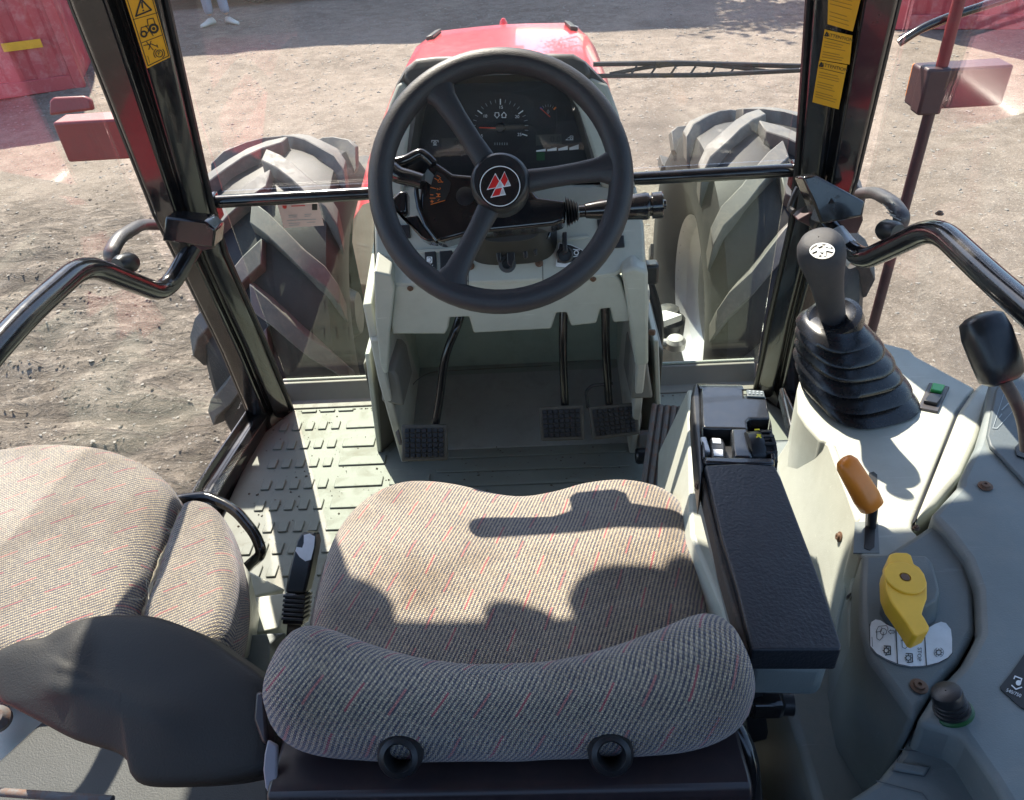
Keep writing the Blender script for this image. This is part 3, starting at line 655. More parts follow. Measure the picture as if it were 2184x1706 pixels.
# yellow warning stickers on the pillars
def pil_plane(s, lower=0):
    A = Vector((s*(.575-.026), 1.36-.042, 1.1)); B = Vector((s*(.575-.056), 1.36-.012, 1.1)); C = Vector((s*(.60-.026*.74), 1.385-.042*.74, .74))
    return Plane(A, (B-A).cross(C-A))
PL_, PR_ = pil_plane(-1), pil_plane(1)
def c1(x, y): return (.3385*x, .3385*y)
st = plate('warning_sticker', [c1(760, -90), c1(942, -90), c1(1070, 358), c1(925, 430)], PL_, .0008, 'decal_yellow', pill[-1], lift=.0012)
ink = .0018
def ck(*p): return [c1(*q) for q in p]
strokes('sticker_frame', [ck((775, -80), (930, 412), (1060, 350), (935, -85))], PL_, 1.8, 'decal_black', st, ink)
strokes('sticker_frame', [ck((835, 122), (990, 78)), ck((885, 270), (1020, 218))], PL_, 1.5, 'decal_black', st, ink)
strokes('warning_triangle', [ck((853, 100), (885, -8), (950, 60), (853, 100)), ck((890, 10), (896, 48))], PL_, 3.6, 'decal_black', st, ink)
plate('warning_dot', [c1(*p) for p in circ(900, 64, 6, 8)], PL_, .0002, 'decal_black', st, ink)
def disc(x, y, r0, r1, pl, par, mat='decal_black', c=c1, lift=ink, w=1.5, n=18): strokes('icon_ring', [[c(*p) for p in circ(x, y, (r0+r1)/2, n)]], pl, w, mat, par, lift)
disc(903, 212, 12, 22, PL_, st, w=3.8); disc(965, 178, 18, 32, PL_, st, w=4.8); disc(965, 178, 3, 8, PL_, st, w=3)
strokes('tractor_icon', [ck((885, 195), (888, 172), (930, 160), (925, 120), (962, 112), (975, 150)), ck((915, 160), (962, 222)), ck((948, 168), (920, 215)), ck((930, 190), (945, 195))], PL_, 2, 'decal_black', st, ink)
strokes('lever_icon', [ck((903, 285), (950, 275), (985, 290)), ck((920, 262), (962, 312)), ck((948, 258), (935, 310)), ck((985, 280), (992, 297))], PL_, 1.8, 'decal_black', st, ink)
disc(1000, 335, 18, 26, PL_, st, w=1.8); strokes('brake_icon', [[c1(*p) for p in circ(1000, 335, 34, 9, a0=130, a1=230)], [c1(*p) for p in circ(1000, 335, 34, 9, a0=-50, a1=50)]], PL_, 1.8, 'decal_black', st, ink)
text('letter_p', 'P', PL_, *c1(1000, 335), 9, 'decal_black', st, lift=ink, rot=18)
strokes('fine_print', [ck((928, 350), (940, 392))], PL_, 1, 'decal_black', st, ink)
def att(name, tl_, tr_, br_, bl_, head, par, lines):
    P4 = [c3(*p) for p in (tl_, tr_, br_, bl_)]
    s_ = plate(name, P4, PR_, .0008, 'decal_yellow', par, lift=.0012)
    def q(u, v):
        a = (P4[0][0]*(1-u)+P4[1][0]*u, P4[0][1]*(1-u)+P4[1][1]*u); b = (P4[3][0]*(1-u)+P4[2][0]*u, P4[3][1]*(1-u)+P4[2][1]*u)
        return (a[0]*(1-v)+b[0]*v, a[1]*(1-v)+b[1]*v)
    hv = 0
    if head:
        hv = head; text('headline', 'ATTENTION', PR_, *q(.58, hv*.5), 7.2, 'decal_black', s_, lift=.0018, rot=-13)
        t0 = q(.09, hv*.45); strokes('caution_mark', [[(t0[0]-3, t0[1]+3), (t0[0]+1, t0[1]-4), (t0[0]+3.5, t0[1]+4), (t0[0]-3, t0[1]+3)]], PR_, 3, 'decal_black', s_, .0018)
        strokes('rule', [[q(.05, hv*.86), q(.95, hv*.98)]], PR_, 1.1, 'decal_black', s_, .0018)
    sg = []; rg = random.Random(hash(name) % 99 if False else lines)
    for i in range(lines):
        if i % 4 == 3: continue
        v = hv+.05+(1-hv-.1)*(i+.3)/lines; sg.append([q(.08, v), q(.08+rg.uniform(.55, .84), v+.012)])
    strokes('fine_print', sg, PR_, 1.25, 'print_brown', s_, .0018)
solid('print_brown', (.3, .15, .02), .5)
att('attention_sticker', (992, -150), (1212, -110), (1138, 190), (985, 145), 0, pill[1], 11)
att('attention_sticker', (968, 178), (1136, 216), (1118, 392), (936, 362), .3, pill[1], 7)
att('attention_sticker', (934, 366), (1104, 396), (1052, 666), (892, 622), .2, pill[1], 12)

# grab rails with their pillar brackets
gr = thing('grab_rail', (-.66, 1.3, .68), 'black bent grab rail on the left door', 'grab rail', 'door grab rails')
L0 = [at(428, 500, x=-.60), at(352, 628, x=-.655), at(180, 562, x=-.665), at(60, 668, x=-.665), at(-60, 800, x=-.665), at(-160, 1180, x=-.68)]
tube('rail_tube', L0, .0185, 'black_gloss', gr, rad=.05)
plate('bracket', [(352, 462), (438, 472), (460, 490), (455, 530), (425, 525), (345, 515)], Plane((-.6, 1.285, .72), (0, -1, .15)), .05, 'black_gloss', gr, bev=.004)
plate('bracket_flange', [(405, 480), (440, 478), (462, 500), (458, 530), (430, 536), (408, 520)], Plane((-.6, 1.278, .7), (.3, -1, .1)), .02, 'maroon', gr, bev=.003)
prism('hanging_tab', [at(352, 590, x=-.66), at(390, 560, x=-.64), at(358, 632, x=-.655)], (0, .008, 0), 'brick_red', gr, .002)
gr = thing('grab_rail', (.66, 1.3, .68), 'black bent grab rail on the right door behind the gear lever', 'grab rail', 'door grab rails')
L1 = [at(1738, 448, x=.585), at(1832, 560, x=.64), at(1996, 482, x=.665), at(2110, 590, x=.665), at(2260, 720, x=.665), at(2400, 980, x=.68)]
tube('rail_tube', L1, .0185, 'black_gloss', gr, rad=.05)
a_ = (Vector(L1[1])-Vector(L1[0])).normalized()
lathe('rail_collar', [(.02, -.02), (.025, -.018), (.025, .02), (.02, .022)], Vector(L1[0])+a_*.01, a_, 'black_plastic', gr, 20)
lathe('rail_sleeve', [(.0195, .06), (.0195, .13)], Vector(L1[0]), a_, 'silver', gr, 20)
screw(Vector(L1[2])+Vector((0, 0, .019)), (0, 0, 1), gr, .004)
plate('bracket', [(1712, 378), (1740, 372), (1846, 430), (1840, 462), (1752, 478), (1738, 440)], Plane((.6, 1.275, .74), (0, -1, .35)), .05, 'black_gloss', gr, bev=.004)
plate('bracket_edge', [(1708, 382), (1742, 374), (1784, 432), (1752, 441)], Plane((.6, 1.270, .74), (-.25, -1, .5)), .008, 'black_gloss', gr, bev=.002)
plate('bracket_face', [(1745, 444), (1838, 434), (1842, 470), (1830, 498), (1760, 500), (1700, 470)], Plane((0, 1.265, 0), (0, -1, .1)), .04, 'maroon', gr, bev=.003)
tube('cable_clip', [at(1702, 400, y=1.36), at(1690, 425, y=1.35), at(1684, 445, y=1.34), at(1692, 452, y=1.33)], .006, 'rubber', gr, seg=8, rad=.01)

# door latch handles (grey loops outside the pillars)
def latch(label, pts, kn, r, grp):
    h = thing('door_handle', at(*pts[0]), label, 'door handle', grp)
    P = [at(x, y, y=Y) for x, y, Y in [(p[0], p[1], p[2]) for p in pts]] if False else [at(px, py, x=X) for px, py, X in pts]
    tube('handle_loop', P, r, 'grip_grey', h, rad=.03, flat=.7)
    return h, P
def latch(s, label, pts, kn, X):
    P = [at(px, py, x=X) for px, py in pts]; h = thing('door_handle', P[0], label, 'door handle', 'door latch handles')
    tube('handle_loop', P, .0145, 'handle_grey', h, rad=.03, flat=.75, seg=12)
    k = at(*kn, x=X-s*.03); lathe('lock_button', [(.0, -.02), (.014, -.02), (.018, -.012), (.018, .012), (.014, .02), (0, .021)], k, (s*.3, -1, .25), 'black_plastic', h, 18)
    return h
solid('handle_grey', (.06, .056, .06), .4, dirt=.1)
latch(-1, 'grey looped latch handle of the left door', [(345, 480), (300, 478), (252, 508), (232, 548), (262, 566)], (268, 562), -.70)
hh = latch(1, 'grey looped latch handle of the right door', [(1838, 412), (1868, 410), (1905, 432), (1926, 464), (1912, 492)], (1898, 492), .70)
strokes('handle_slots', [[c3(1318, 1246), c3(1352, 1268)], [c3(1340, 1270), c3(1378, 1295)], [c3(1345, 1298), c3(1400, 1320)], [c3(1368, 1316), c3(1428, 1345)], [c3(1385, 1240), c3(1395, 1255)]], Plane((.685, 0, 0), (1, 0, 0)), 2.2, 'decal_white', hh, 0)

# outside lamps and mirror rods
def lampbox(label, X0, X1, z0, z1, mat, Y=1.9, d=.07, s=1):
    t = thing('side_lamp', ((X0+X1)/2, Y, (z0+z1)/2), label, 'side lamp', 'side lamps outside the pillars')
    box('housing', ((X0+X1)/2, Y+d/2, (z0+z1)/2), (abs(X1-X0), d, z1-z0), mat, t, .006)
    box('lens', ((X0+X1)/2, Y+d+.012, (z0+z1)/2), (abs(X1-X0)*.9, .022, (z1-z0)*.85), 'orange_knob', t, .004)
    return t
tL = lampbox('red-brown box-shaped lamp outside the left pillar', -1.11, -.80, .665, .765, 'brick_red', s=-1)  # redder than the right lamp: its lit, reflecting side is put into the colour
box('lamp_bracket', (-.92, 1.97, .71), (.22, .05, .05), 'casting', tL, .004)
plate('top_handle', [(104, 215), (112, 207), (178, 204), (192, 212), (197, 234), (104, 246)], Plane((0, 1.99, 0), (0, -1, .3)), .02, 'brick_red', tL, bev=.006)
tR = lampbox('maroon box-shaped lamp on the mirror rod outside the right pillar', .985, 1.19, .672, .765, 'maroon')
box('clamp', (1.01, 1.90, .72), (.055, .05, .105), 'maroon', tR, .006)
rod = thing('mirror_rod', (1.02, 1.93, .4), 'upright dark mirror rod outside the right door, a red reflection coloured onto its upper half', 'mirror rod')
tube('upper_rod', [(1.022, 1.90, 1.5), (1.022, 1.90, .70)], .0135, 'brick_red', rod, rad=0)  # red here is a reflection's tint put into the rod's colour
tube('lower_rod', [(1.022, 1.90, .70), (1.02, 1.90, -.2), (.85, 1.88, -.35)], .0135, 'maroon', rod, rad=.05)
tube('top_arm', [at(*c3(1420, 262), y=1.93), at(*c3(1560, 170), y=1.93), at(*c3(1720, 105), y=1.93), at(*c3(2300, -80), y=1.93)], .0095, 'black_gloss', rod, rad=.05)
tube('top_arm', [at(*c3(1425, 232), y=1.96), at(*c3(1700, 128), y=1.96), at(*c3(2300, -130), y=1.96)], .0075, 'black_gloss', rod, rad=.05)
# wiper
wp = thing('windscreen_wiper', (.4, 1.47, .9), 'black windscreen wiper lying across the right of the front glass', 'wiper')
tube('wiper_arm', [at(1265, 137, y=1.475), at(1440, 134, y=1.478), at(1745, 142, y=1.475)], .0045, 'black_plastic', wp, rad=0, seg=8)
tube('blade', [at(1275, 162, y=1.465), at(1500, 160, y=1.465), at(1742, 148, y=1.465)], .0042, 'black_plastic', wp, rad=0, seg=8)
tube('blade_frame', [at(1300, 158, y=1.47), at(1400, 140, y=1.476), at(1470, 136, y=1.476), at(1545, 141, y=1.476), at(1640, 152, y=1.47)], .0035, 'black_plastic', wp, rad=.03, seg=8)
for k in range(7): tube('strut', [at(1345+k*42, 160, y=1.466), at(1358+k*42, 141, y=1.474)], .002, 'black_plastic', wp, rad=0, seg=6)

# ------------------------------------------------------------ floor mat with raised treads
fm = thing('floor_mat', (0, 1.2, 0), 'sage green moulded floor mat with raised treads', 'floor mat')
PF = Plane((0, 0, 0.0), (0, 0, 1))
prism('mat_sheet', [(-.64, 1.702, .002), (.62, 1.702, .002), (.70, 1.60, .002), (.72, .5, .002), (-.74, .5, .002), (-.715, 1.44, .002), (-.70, 1.60, .002)], (0, 0, -.012), 'mat_green', fm, .003)
tr_ = {}
def tread(x, y, w, d, h=.0042):
    key = (round(w, 3), round(d, 3))
    if key not in tr_:
        tr_[key] = box('tread', Vector(fm.location), (w, d, h), 'mat_green', fm, .0016, seg=1); s_ = tr_[key]; s_.location = Vector((x, y, .002+h/2))-fm.location; s_.parent = fm
        return
    o = inst(tr_[key], fm, (x, y, .002+h/2)); o.rotation_euler = (0, 0, random.uniform(-.01, .01))
rows = [at(655, yy, z=0).y for yy in (911, 950, 989, 1034, 1078, 1124, 1170, 1218)]
y0 = at(690, 880, z=0).y; xs0 = at(660, 880, z=0).x
for k in range(3): tread(xs0+.052*k, y0+.004, .042, .012)
for i, yy in enumerate(rows):
    xL = -.648+.004*i; dd = .034
    for k in range(5): tread(xL+.036*k, yy, .022, dd)
    w = .085 if i < 2 else .12; tread(xL+.036*5+w/2-.006, yy, w, dd)
    if i > 2: tread(xL+.036*5+w+.012+.05, yy, .10, dd)
for i in range(7):
    yy = 1.47-.052*i; tread(.03, yy, .48, .014)
for i in range(12):
    yy = 1.62-.055*i; tread(.43, yy, .1, .028); tread(.515, yy, .03, .028)

# dried soil trodden into the cab
def crumbs(name, n, mat, reg, s0, s1, label, sd):
    rg = random.Random(sd); V = []; Fc = []
    for i in range(n):
        x, y, z = reg(rg); s = s0+(s1-s0)*rg.random()**3; k = len(V); a = rg.random()*3
        for q in range(4): V.append((x+s*math.cos(a+q*1.57)*rg.uniform(.6, 1.2), y+s*math.sin(a+q*1.57)*rg.uniform(.6, 1.2), z))
        V.append((x, y, z+s*.7)); Fc += [(k, k+1, k+4), (k+1, k+2, k+4), (k+2, k+3, k+4), (k+3, k, k+4)]
    me = bpy.data.meshes.new(name); me.from_pydata(V, [], Fc); me.materials.append(MATS[mat]); o = bpy.data.objects.new(name, me); COL.objects.link(o); tag(o, label, kind='stuff')
def rc(r):
    return (r.uniform(-.68, .6), min(1.69, r.gauss(1.45, .22)), .003)
crumbs('soil_crumbs', 700, 'clod', rc, .0012, .0045, 'crumbs of dried soil on the cab floor mat', 3)
# ============================================================ DASHBOARD PEDESTAL
ds = thing('dashboard', (0, 1.4, .6), 'sage grey dashboard pedestal with instrument cluster under a dark hood, behind the steering wheel', 'dashboard')
PH = Plane((0, 1.31, .60), Vector((1, 0, 0)).cross(Vector((0, .36, .93))))       # hood lip plane
nH = PH.n
outer = [(799, 585), (797, 500), (800, 420), (804, 350), (815, 285), (830, 225), (846, 178), (866, 143), (889, 126), (930, 121), (1060, 118), (1180, 114), (1224, 115), (1250, 131), (1295, 178), (1318, 240), (1340, 320), (1354, 400), (1372, 500), (1381, 590)]
inner = [(868, 395), (866, 385), (868, 368), (874, 330), (881, 290), (890, 230), (898, 205), (915, 178), (940, 166), (1000, 163), (1060, 161), (1130, 158), (1175, 158), (1203, 172), (1222, 200), (1240, 258), (1256, 315), (1269, 365), (1270, 380), (1262, 392)]
bk = [PH.at(*p)*1 for p in outer]
def sc(P, c, k): return [c+(p-c)*k for p in P]
cO = PH.at(1080, 380)
ro = [PH.at(*p) for p in outer]; ri = [PH.at(*p) for p in inner]
back = [p - nH*.16 - Vector((0, 0, .02)) for p in sc(ro, cO, .97)]
mid = [p - nH*.035 for p in sc(ro, cO, 1.01)]
rim_ = [p + nH*.006 for p in sc(ro, cO, .985)]
ri2 = [p + nH*.004 for p in ri]
# hood shell: body outside, lip, tunnel to the cluster
loft('pedestal_shell', [back, mid, ro], 'sage', ds, (False, False), smooth=45, closed=True)
lip = [PH.at(x, y) for x, y in outer]
loft('hood', [ro, rim_, ri2, [p - nH*.05 for p in sc(ri, cO, .97)]], 'hood_grey', ds, (False, False), smooth=40) if False else None
solid('hood_grey', (.088, .083, .076), .5, grain=.4, gscale=600, dirt=.15, dcol=(.3, .28, .25))
loft('hood', [ro[2:18], rim_[2:18], ri2[2:18], [p - nH*.055 for p in sc(ri, cO, .965)][2:18]], 'hood_grey', ds, (False, False), smooth=50, closed=False)
# light side cheeks of the hood, left and right
plate('hood_cheek', [(800, 420), (804, 350), (815, 285), (831, 222), (848, 180), (862, 172), (884, 200), (872, 300), (860, 420)], PH, .03, 'sage', ds, lift=.009, bev=.006)
plate('hood_cheek', [(1212, 190), (1262, 165), (1296, 180), (1318, 240), (1340, 320), (1354, 400), (1284, 400), (1262, 320), (1236, 240)], PH, .03, 'sage', ds, lift=.009, bev=.006)
plate('hood_brow', [(866, 152), (888, 127), (930, 122), (1180, 116), (1222, 116), (1250, 133), (1262, 163), (1214, 188), (1180, 152), (940, 158), (905, 178), (884, 198), (862, 170)], PH, .05, 'hood_grey', ds, lift=.014, bev=.008, seg=3)
PC = Plane(PH.p - nH*.052, nH)      # instrument face plane
cl = plate('instrument_cluster', [(866, 392), (884, 290), (905, 196), (930, 172), (1190, 166), (1222, 196), (1248, 290), (1268, 380), (1266, 396)], PC, .02, 'cluster_face', ds, bev=.003)
LF = .0012
def dc(pts): return [c10(*p) for p in pts]
dl = plate('rev_counter', [c10(*p) for p in circ(1045, 590, 218, 40)], PC, .003, 'dial_face', cl, lift=LF)
for k in range(-17, 198):
    pass
sg = []; sb = []
for i in range(0, 21*1+1):
    a = math.radians(197-i*10.72); 
    v = 5+i
    if v > 25: continue
    cx, cy = 1045, 590; r1 = 208; r0 = 170 if v % 5 == 0 else 184
    (sb if v % 5 == 0 else sg).append([c10(cx+r0*math.cos(a), cy-r0*math.sin(a)), c10(cx+r1*math.cos(a), cy-r1*math.sin(a))])
strokes('tick', sg, PC, 1.0, 'print_grey', dl, LF+.0014); strokes('tick', sb, PC, 2.4, 'decal_white', dl, LF+.0014)
for v, x, y in (('5', 908, 655), ('10', 932, 508), ('15', 1050, 443), ('20', 1170, 512), ('25', 1188, 645)): text('numeral', v, PC, *c10(x, y), 6.6, 'decal_white', dl, LF+.0014)
def home(x, y, up):
    s = 1 if up else -1
    return [[c10(x-14, y), c10(x-14, y+18*s), c10(x+14, y+18*s), c10(x+14, y), c10(x+19, y), c10(x, y-22*s), c10(x-19, y), c10(x-14, y)]]
strokes('shift_icon', home(1020, 500, False)+home(1072, 500, True), PC, 1.6, 'decal_white', dl, LF+.0014)
plate('needle', [c10(888, 589), c10(1016, 592), c10(1018, 601), c10(888, 597)], PC, .001, 'needle_red', dl, lift=LF+.0035)
lathe('needle_hub', [(.009, 0), (.008, .004), (.001, .005)], PC.at(*c10(1045, 596), LF+.001), PC.n, 'dial_face', dl, 20)
def small(x, y, name, ang, col0, col1):
    g = plate(name, [c10(*p) for p in circ(x, y, 92, 28)], PC, .003, 'dial_face', cl, lift=LF)
    sg = []
    for i in range(7):
        a = math.radians(135-15*i); sg.append([c10(x+62*math.cos(a), y-62*math.sin(a)), c10(x+80*math.cos(a), y-80*math.sin(a))])
    strokes('tick', sg[1:-1], PC, .9, 'print_grey', g, LF+.0014); strokes('tick', sg[:1], PC, 3.4, col0, g, LF+.0014); strokes('tick', sg[-1:], PC, 3.4, col1, g, LF+.0014)
    a = math.radians(ang); strokes('needle', [[c10(x-18*math.cos(a), y+18*math.sin(a)), c10(x+74*math.cos(a), y-74*math.sin(a))]], PC, 1.7, 'needle_red', g, LF+.003)
    return g
solid('print_blue', (.03, .08, .3), .5)
g_ = small(1400, 500, 'fuel_gauge', 138, 'print_blue', 'decal_orange'); strokes('pump_icon', [[c10(1400, 460), c10(1408, 475), c10(1400, 490), c10(1392, 475), c10(1400, 460)]], PC, 1, 'print_grey', g_, LF+.0014)
small(700, 540, 'temperature_gauge', 160, 'decal_orange', 'decal_orange')
ld = plate('display', dc([(1308, 646), (1500, 638), (1502, 716), (1310, 724)]), PC, .002, 'lcd', cl, lift=LF); text('digits', '0.0', PC, *c10(1455, 682), 13, 'decal_black', ld, LF+.001)
ld = plate('display', dc([(606, 672), (790, 664), (792, 744), (608, 752)]), PC, .002, 'lcd', cl, lift=LF); text('digits', '0', PC, *c10(718, 708), 12, 'decal_black', ld, LF+.001)
for i in range(4):
    x0 = 1312+82*i; plate('wedge_bar', dc([(x0, 762-i*5-2*i), (x0+70, 750-i*11), (x0+70, 768-i*5), (x0, 772-i*4)]), PC, .0006, 'decal_white', cl, lift=LF+.0004)
strokes('shaft_icon', [dc([(535, 700), (535, 688), (582, 688), (582, 700)]), dc([(558, 694), (558, 722)]), dc([(546, 722), (572, 722)])], PC, 2, 'decal_white', cl, LF); strokes('shaft_icon', [dc(circ(558, 706, 11, 8))], PC, 1.6, 'decal_white', cl, LF)
strokes('plough_icon', [dc([(1532, 684), (1585, 684), (1585, 655), (1565, 655), (1560, 668), (1548, 668)]), dc(circ(1573, 674, 8, 8)), dc([(1532, 684), (1545, 676)])], PC, 1.5, 'decal_white', cl, LF)
for x, y, s_ in ((1345, 805, 62), (1597, 884, 62)): plate('indicator_lamp', dc(rrect(x, y, s_, s_, 6)), PC, .001, 'icon_green', cl, lift=LF)
for r_ in range(2):
    for k in range(12): plate('warning_lamp', dc(rrect(555+k*81, 838+r_*74-k*3, 70, 62, 6)), PC, .001, 'dial_face', cl, lift=.0008)
plate('hour_counter', dc(rrect(1052, 713, 120, 24, 3)), PC, .001, 'decal_black', cl, lift=LF+.001)
strokes('hour_digits', [dc([(1005+18*i, 706), (1005+18*i, 720)]) for i in range(6)], PC, 1.8, 'print_grey', cl, LF+.002)
# clear lens over the cluster
plate('cluster_lens', [(872, 388), (890, 290), (910, 200), (932, 178), (1188, 172), (1216, 200), (1240, 290), (1262, 380)], Plane(PH.p - nH*.034, nH), .002, 'lens_clear', ds) if False else None

# switch panel (slopes towards the driver) and ledge
A = at(1070, 600, y=1.275); B = PH.at(1070, 405)
PS = Plane(A, Vector((1, 0, 0)).cross(B-A))
sp = plate('switch_panel', [(842, 610), (800, 560), (797, 470), (800, 395), (1356, 392), (1374, 480), (1378, 560), (1352, 565), (1312, 588), (1262, 594), (1100, 603), (900, 610)], PS, .04, 'sage', ds, bev=.006)
# knee panel with pedal notches
A2 = at(1070, 600, y=1.278); PK = Plane(A2, (0, -1, -.22))
knee = [(842, 608), (1000, 606), (1312, 587), (1324, 600), (1338, 640), (1347, 686), (1308, 688), (1301, 658), (1281, 660), (1272, 690), (1218, 696), (1208, 667), (1187, 668), (1176, 702), (1010, 711), (1000, 676), (960, 678), (956, 700), (950, 713), (836, 713), (833, 690)]
kp = plate('knee_panel', knee, PK, .03, 'sage', ds, bev=.004)
for x, y in ((875, 612), (1265, 592)): screw(PK.at(x, y+2, .001), PK.n, kp, .004)
strokes('panel_seam', [[(978, 585), (999, 600), (999, 607)]], PS, 1.4, 'decal_black', sp, .0006); strokes('panel_seam', [[(1157, 540), (1158, 597)]], PS, 1.3, 'decal_black', sp, .0006)
strokes('panel_seam', [[(999, 560), (999, 606)]], PS, 1.4, 'decal_black', sp, .0006)
# side flanks and lower dark wings
plate('flank', [(799, 570), (835, 578), (843, 610), (833, 700), (829, 788), (821, 789), (812, 770), (802, 680)], PK, .12, 'sage', ds, lift=.012, bev=.007, seg=3)
plate('flank', [(1324, 572), (1352, 560), (1381, 572), (1382, 770), (1354, 773), (1343, 690), (1331, 610)], PK, .12, 'sage', ds, lift=.012, bev=.007, seg=3)
plate('wing', [(820, 789), (838, 790), (848, 803), (862, 868), (813, 857)], Plane(at(830, 800, y=1.42), (0, -1, .1)), .16, 'taupe', ds, bev=.006)
plate('wing', [(1352, 774), (1380, 763), (1393, 850), (1345, 852)], Plane(at(1365, 800, y=1.42), (0, -1, .1)), .16, 'taupe', ds, bev=.006)
# footwell: side walls, toe board, rear wall
for s, xx in ((-1, -.285), (1, .275)):
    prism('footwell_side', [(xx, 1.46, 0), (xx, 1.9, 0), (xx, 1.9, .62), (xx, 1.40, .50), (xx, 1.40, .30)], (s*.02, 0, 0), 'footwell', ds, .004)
    prism('base_skirt', [(xx+s*.075, 1.50, .002), (xx+s*.075, 1.80, .002), (xx+s*.05, 1.80, .33), (xx+s*.045, 1.47, .33)], (s*.012, 0, 0), 'sage', ds, .003)
    prism('base_step', [(xx+s*.02, 1.60, .002), (xx+s*.075, 1.50, .002), (xx+s*.075, 1.72, .002), (xx+s*.02, 1.72, .002)], (0, 0, .28), 'taupe', ds, .004)
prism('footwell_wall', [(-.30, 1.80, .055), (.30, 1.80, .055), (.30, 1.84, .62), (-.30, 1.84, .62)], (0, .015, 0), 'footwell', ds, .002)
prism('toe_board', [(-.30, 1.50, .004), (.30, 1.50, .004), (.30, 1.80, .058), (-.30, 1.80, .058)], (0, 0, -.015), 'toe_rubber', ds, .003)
prism('toe_mat', [(-.30, 1.14, .0075), (.30, 1.14, .0075), (.30, 1.505, .0075), (-.30, 1.505, .0075)], (0, 0, -.006), 'toe_mat', ds, .002) if False else None
for s, x in ((-1, 805), (1, 1384)): lathe('side_bolt', [(.007, 0), (.007, .012), (.004, .014)], at(x, 722 if s < 0 else 708, y=1.40), (s, -.3, 0), 'silver' if s < 0 else 'rusty_screw', ds, 10)
box('side_switch', at(1388, 580, y=1.40), (.03, .03, .045), 'black_plastic', ds, .006)
# rocker switches and the ignition
def sw(px, icon=None):
    o = plate('rocker_switch', px, PS, .008, 'black_plastic', sp, lift=.005, bev=.0015); return o
s1 = sw([(906, 538), (930, 536), (933, 585), (909, 587)]); s2 = sw([(938, 536), (965, 534), (968, 560), (950, 585), (940, 585)])
plate('lamp_icon', rrect(917, 555, 12, 14, 2), PS, .0004, 'decal_white', s1, lift=.0062); strokes('lamp_icon', [[(913, 551), (919, 550), (921, 555), (919, 560), (913, 560)]], PS, 1, 'decal_black', s1, .007)
strokes('sun_icon', [circ(919, 571, 3.4, 9)] + [[(919+5*math.cos(a), 571-5*math.sin(a)), (919+7.5*math.cos(a), 571-7.5*math.sin(a))] for a in [k*math.pi/4 for k in range(8)]] + [[(912, 579), (927, 578)]], PS, 1.2, 'decal_white', s1, .0062)
for q in ([(828, 482), (874, 480), (876, 508), (842, 510)], [(828, 522), (872, 521), (874, 548), (836, 549)], [(1273, 466), (1306, 464), (1306, 492), (1276, 494)], [(1276, 506), (1330, 502), (1332, 528), (1290, 531)]): sw(q)
strokes('switch_icon', [[(833, 486), (842, 485), (844, 491), (836, 494)], [(858, 486), (858, 502)]], PS, 1.5, 'print_grey', sp, .0062)
ig = plate('ignition_plate', [c12(*p) for p in ((1418, 402), (1500, 415), (1582, 452), (1592, 470), (1590, 520), (1540, 582), (1396, 572))], PS, .002, 'decal_black', sp, lift=.0022)
strokes('plate_edge', [[c12(*p) for p in ((1418, 402), (1500, 415), (1582, 452), (1592, 475), (1588, 520))], [c12(1396, 565), c12(1418, 405)]], PS, 1.6, 'decal_white', ig, .0035)
plate('worn_print', [c12(*p) for p in ((1398, 540), (1450, 548), (1500, 540), (1560, 500), (1588, 520), (1540, 580), (1398, 571))], PS, .0004, 'decal_white', ig, lift=.003)
strokes('ignition_icon', [[c12(*p) for p in circ(1540, 472, 15, 10)], [c12(1518, 448), c12(1562, 452)], [c12(1520, 500), c12(1575, 490)]], PS, 2, 'decal_white', ig, .0036)
kc = PS.at(*c12(1458, 488)); lathe('key_barrel', [(.016, 0), (.016, .009), (.013, .011), (.012, .006)], kc, PS.n, 'casting', ig, 20)
prism('key', [kc+PS.n*.008+v for v in (Vector((-.004, 0, 0)), Vector((.004, 0, 0)))]+[kc+PS.n*.05+v for v in (Vector((.004, 0, 0)), Vector((-.004, 0, 0)))], PS.y*.036, 'black_plastic', ig, .002)
for p in (c12(788, 566), c12(1276, 545)): screw(PS.at(*p, .002), PS.n, sp, .005)
# recessed tray edges
for q in ([(876, 533), (990, 528), (1000, 532), (1000, 536), (880, 541)], [(1163, 512), (1255, 502), (1258, 508), (1163, 519)]): plate('tray_edge', q, PS, .004, 'sage', sp, lift=.004, bev=.001)

# ------------------------------------------------------------ steering column
sc_ = thing('steering_column', (.02, 1.25, .75), 'glossy black steering column housing with range dial, behind the wheel', 'steering column')
Pq = Plane((.016, 1.215, .80), Vector((1, 0, 0)).cross(Vector((0, .60, .80))))
house = [c2(*p) for p in ((455, 1320), (462, 1180), (490, 1090), (520, 1040), (552, 1012), (600, 1045), (668, 1092), (810, 1104), (1140, 1150), (1200, 1240), (1382, 1262), (1380, 1392), (1300, 1418), (1090, 1440), (800, 1468), (592, 1524), (545, 1500), (490, 1425))]
hs = plate('housing', house, Pq, .06, 'black_gloss', sc_, bev=.006, seg=3)
plate('lower_housing', [c2(*p) for p in ((240, 1232), (300, 1300), (352, 1362), (440, 1345), (470, 1400), (560, 1518), (500, 1512), (460, 1490), (350, 1365), (262, 1290))], Pq, .04, 'black_gloss', sc_, lift=-.008, bev=.004)
plate('left_guard', [c2(*p) for p in ((244, 1200), (280, 1235), (322, 1190), (372, 1190), (374, 1330), (310, 1336), (296, 1300), (245, 1262))], Pq, .03, 'black_gloss', sc_, lift=-.012, bev=.004)
plate('dial_plate', [c2(*p) for p in ((566, 1080), (600, 1095), (658, 1152), (650, 1200), (622, 1262), (530, 1288), (524, 1240), (532, 1170), (548, 1115))], Pq, .002, 'cover_black', hs, lift=.0016)
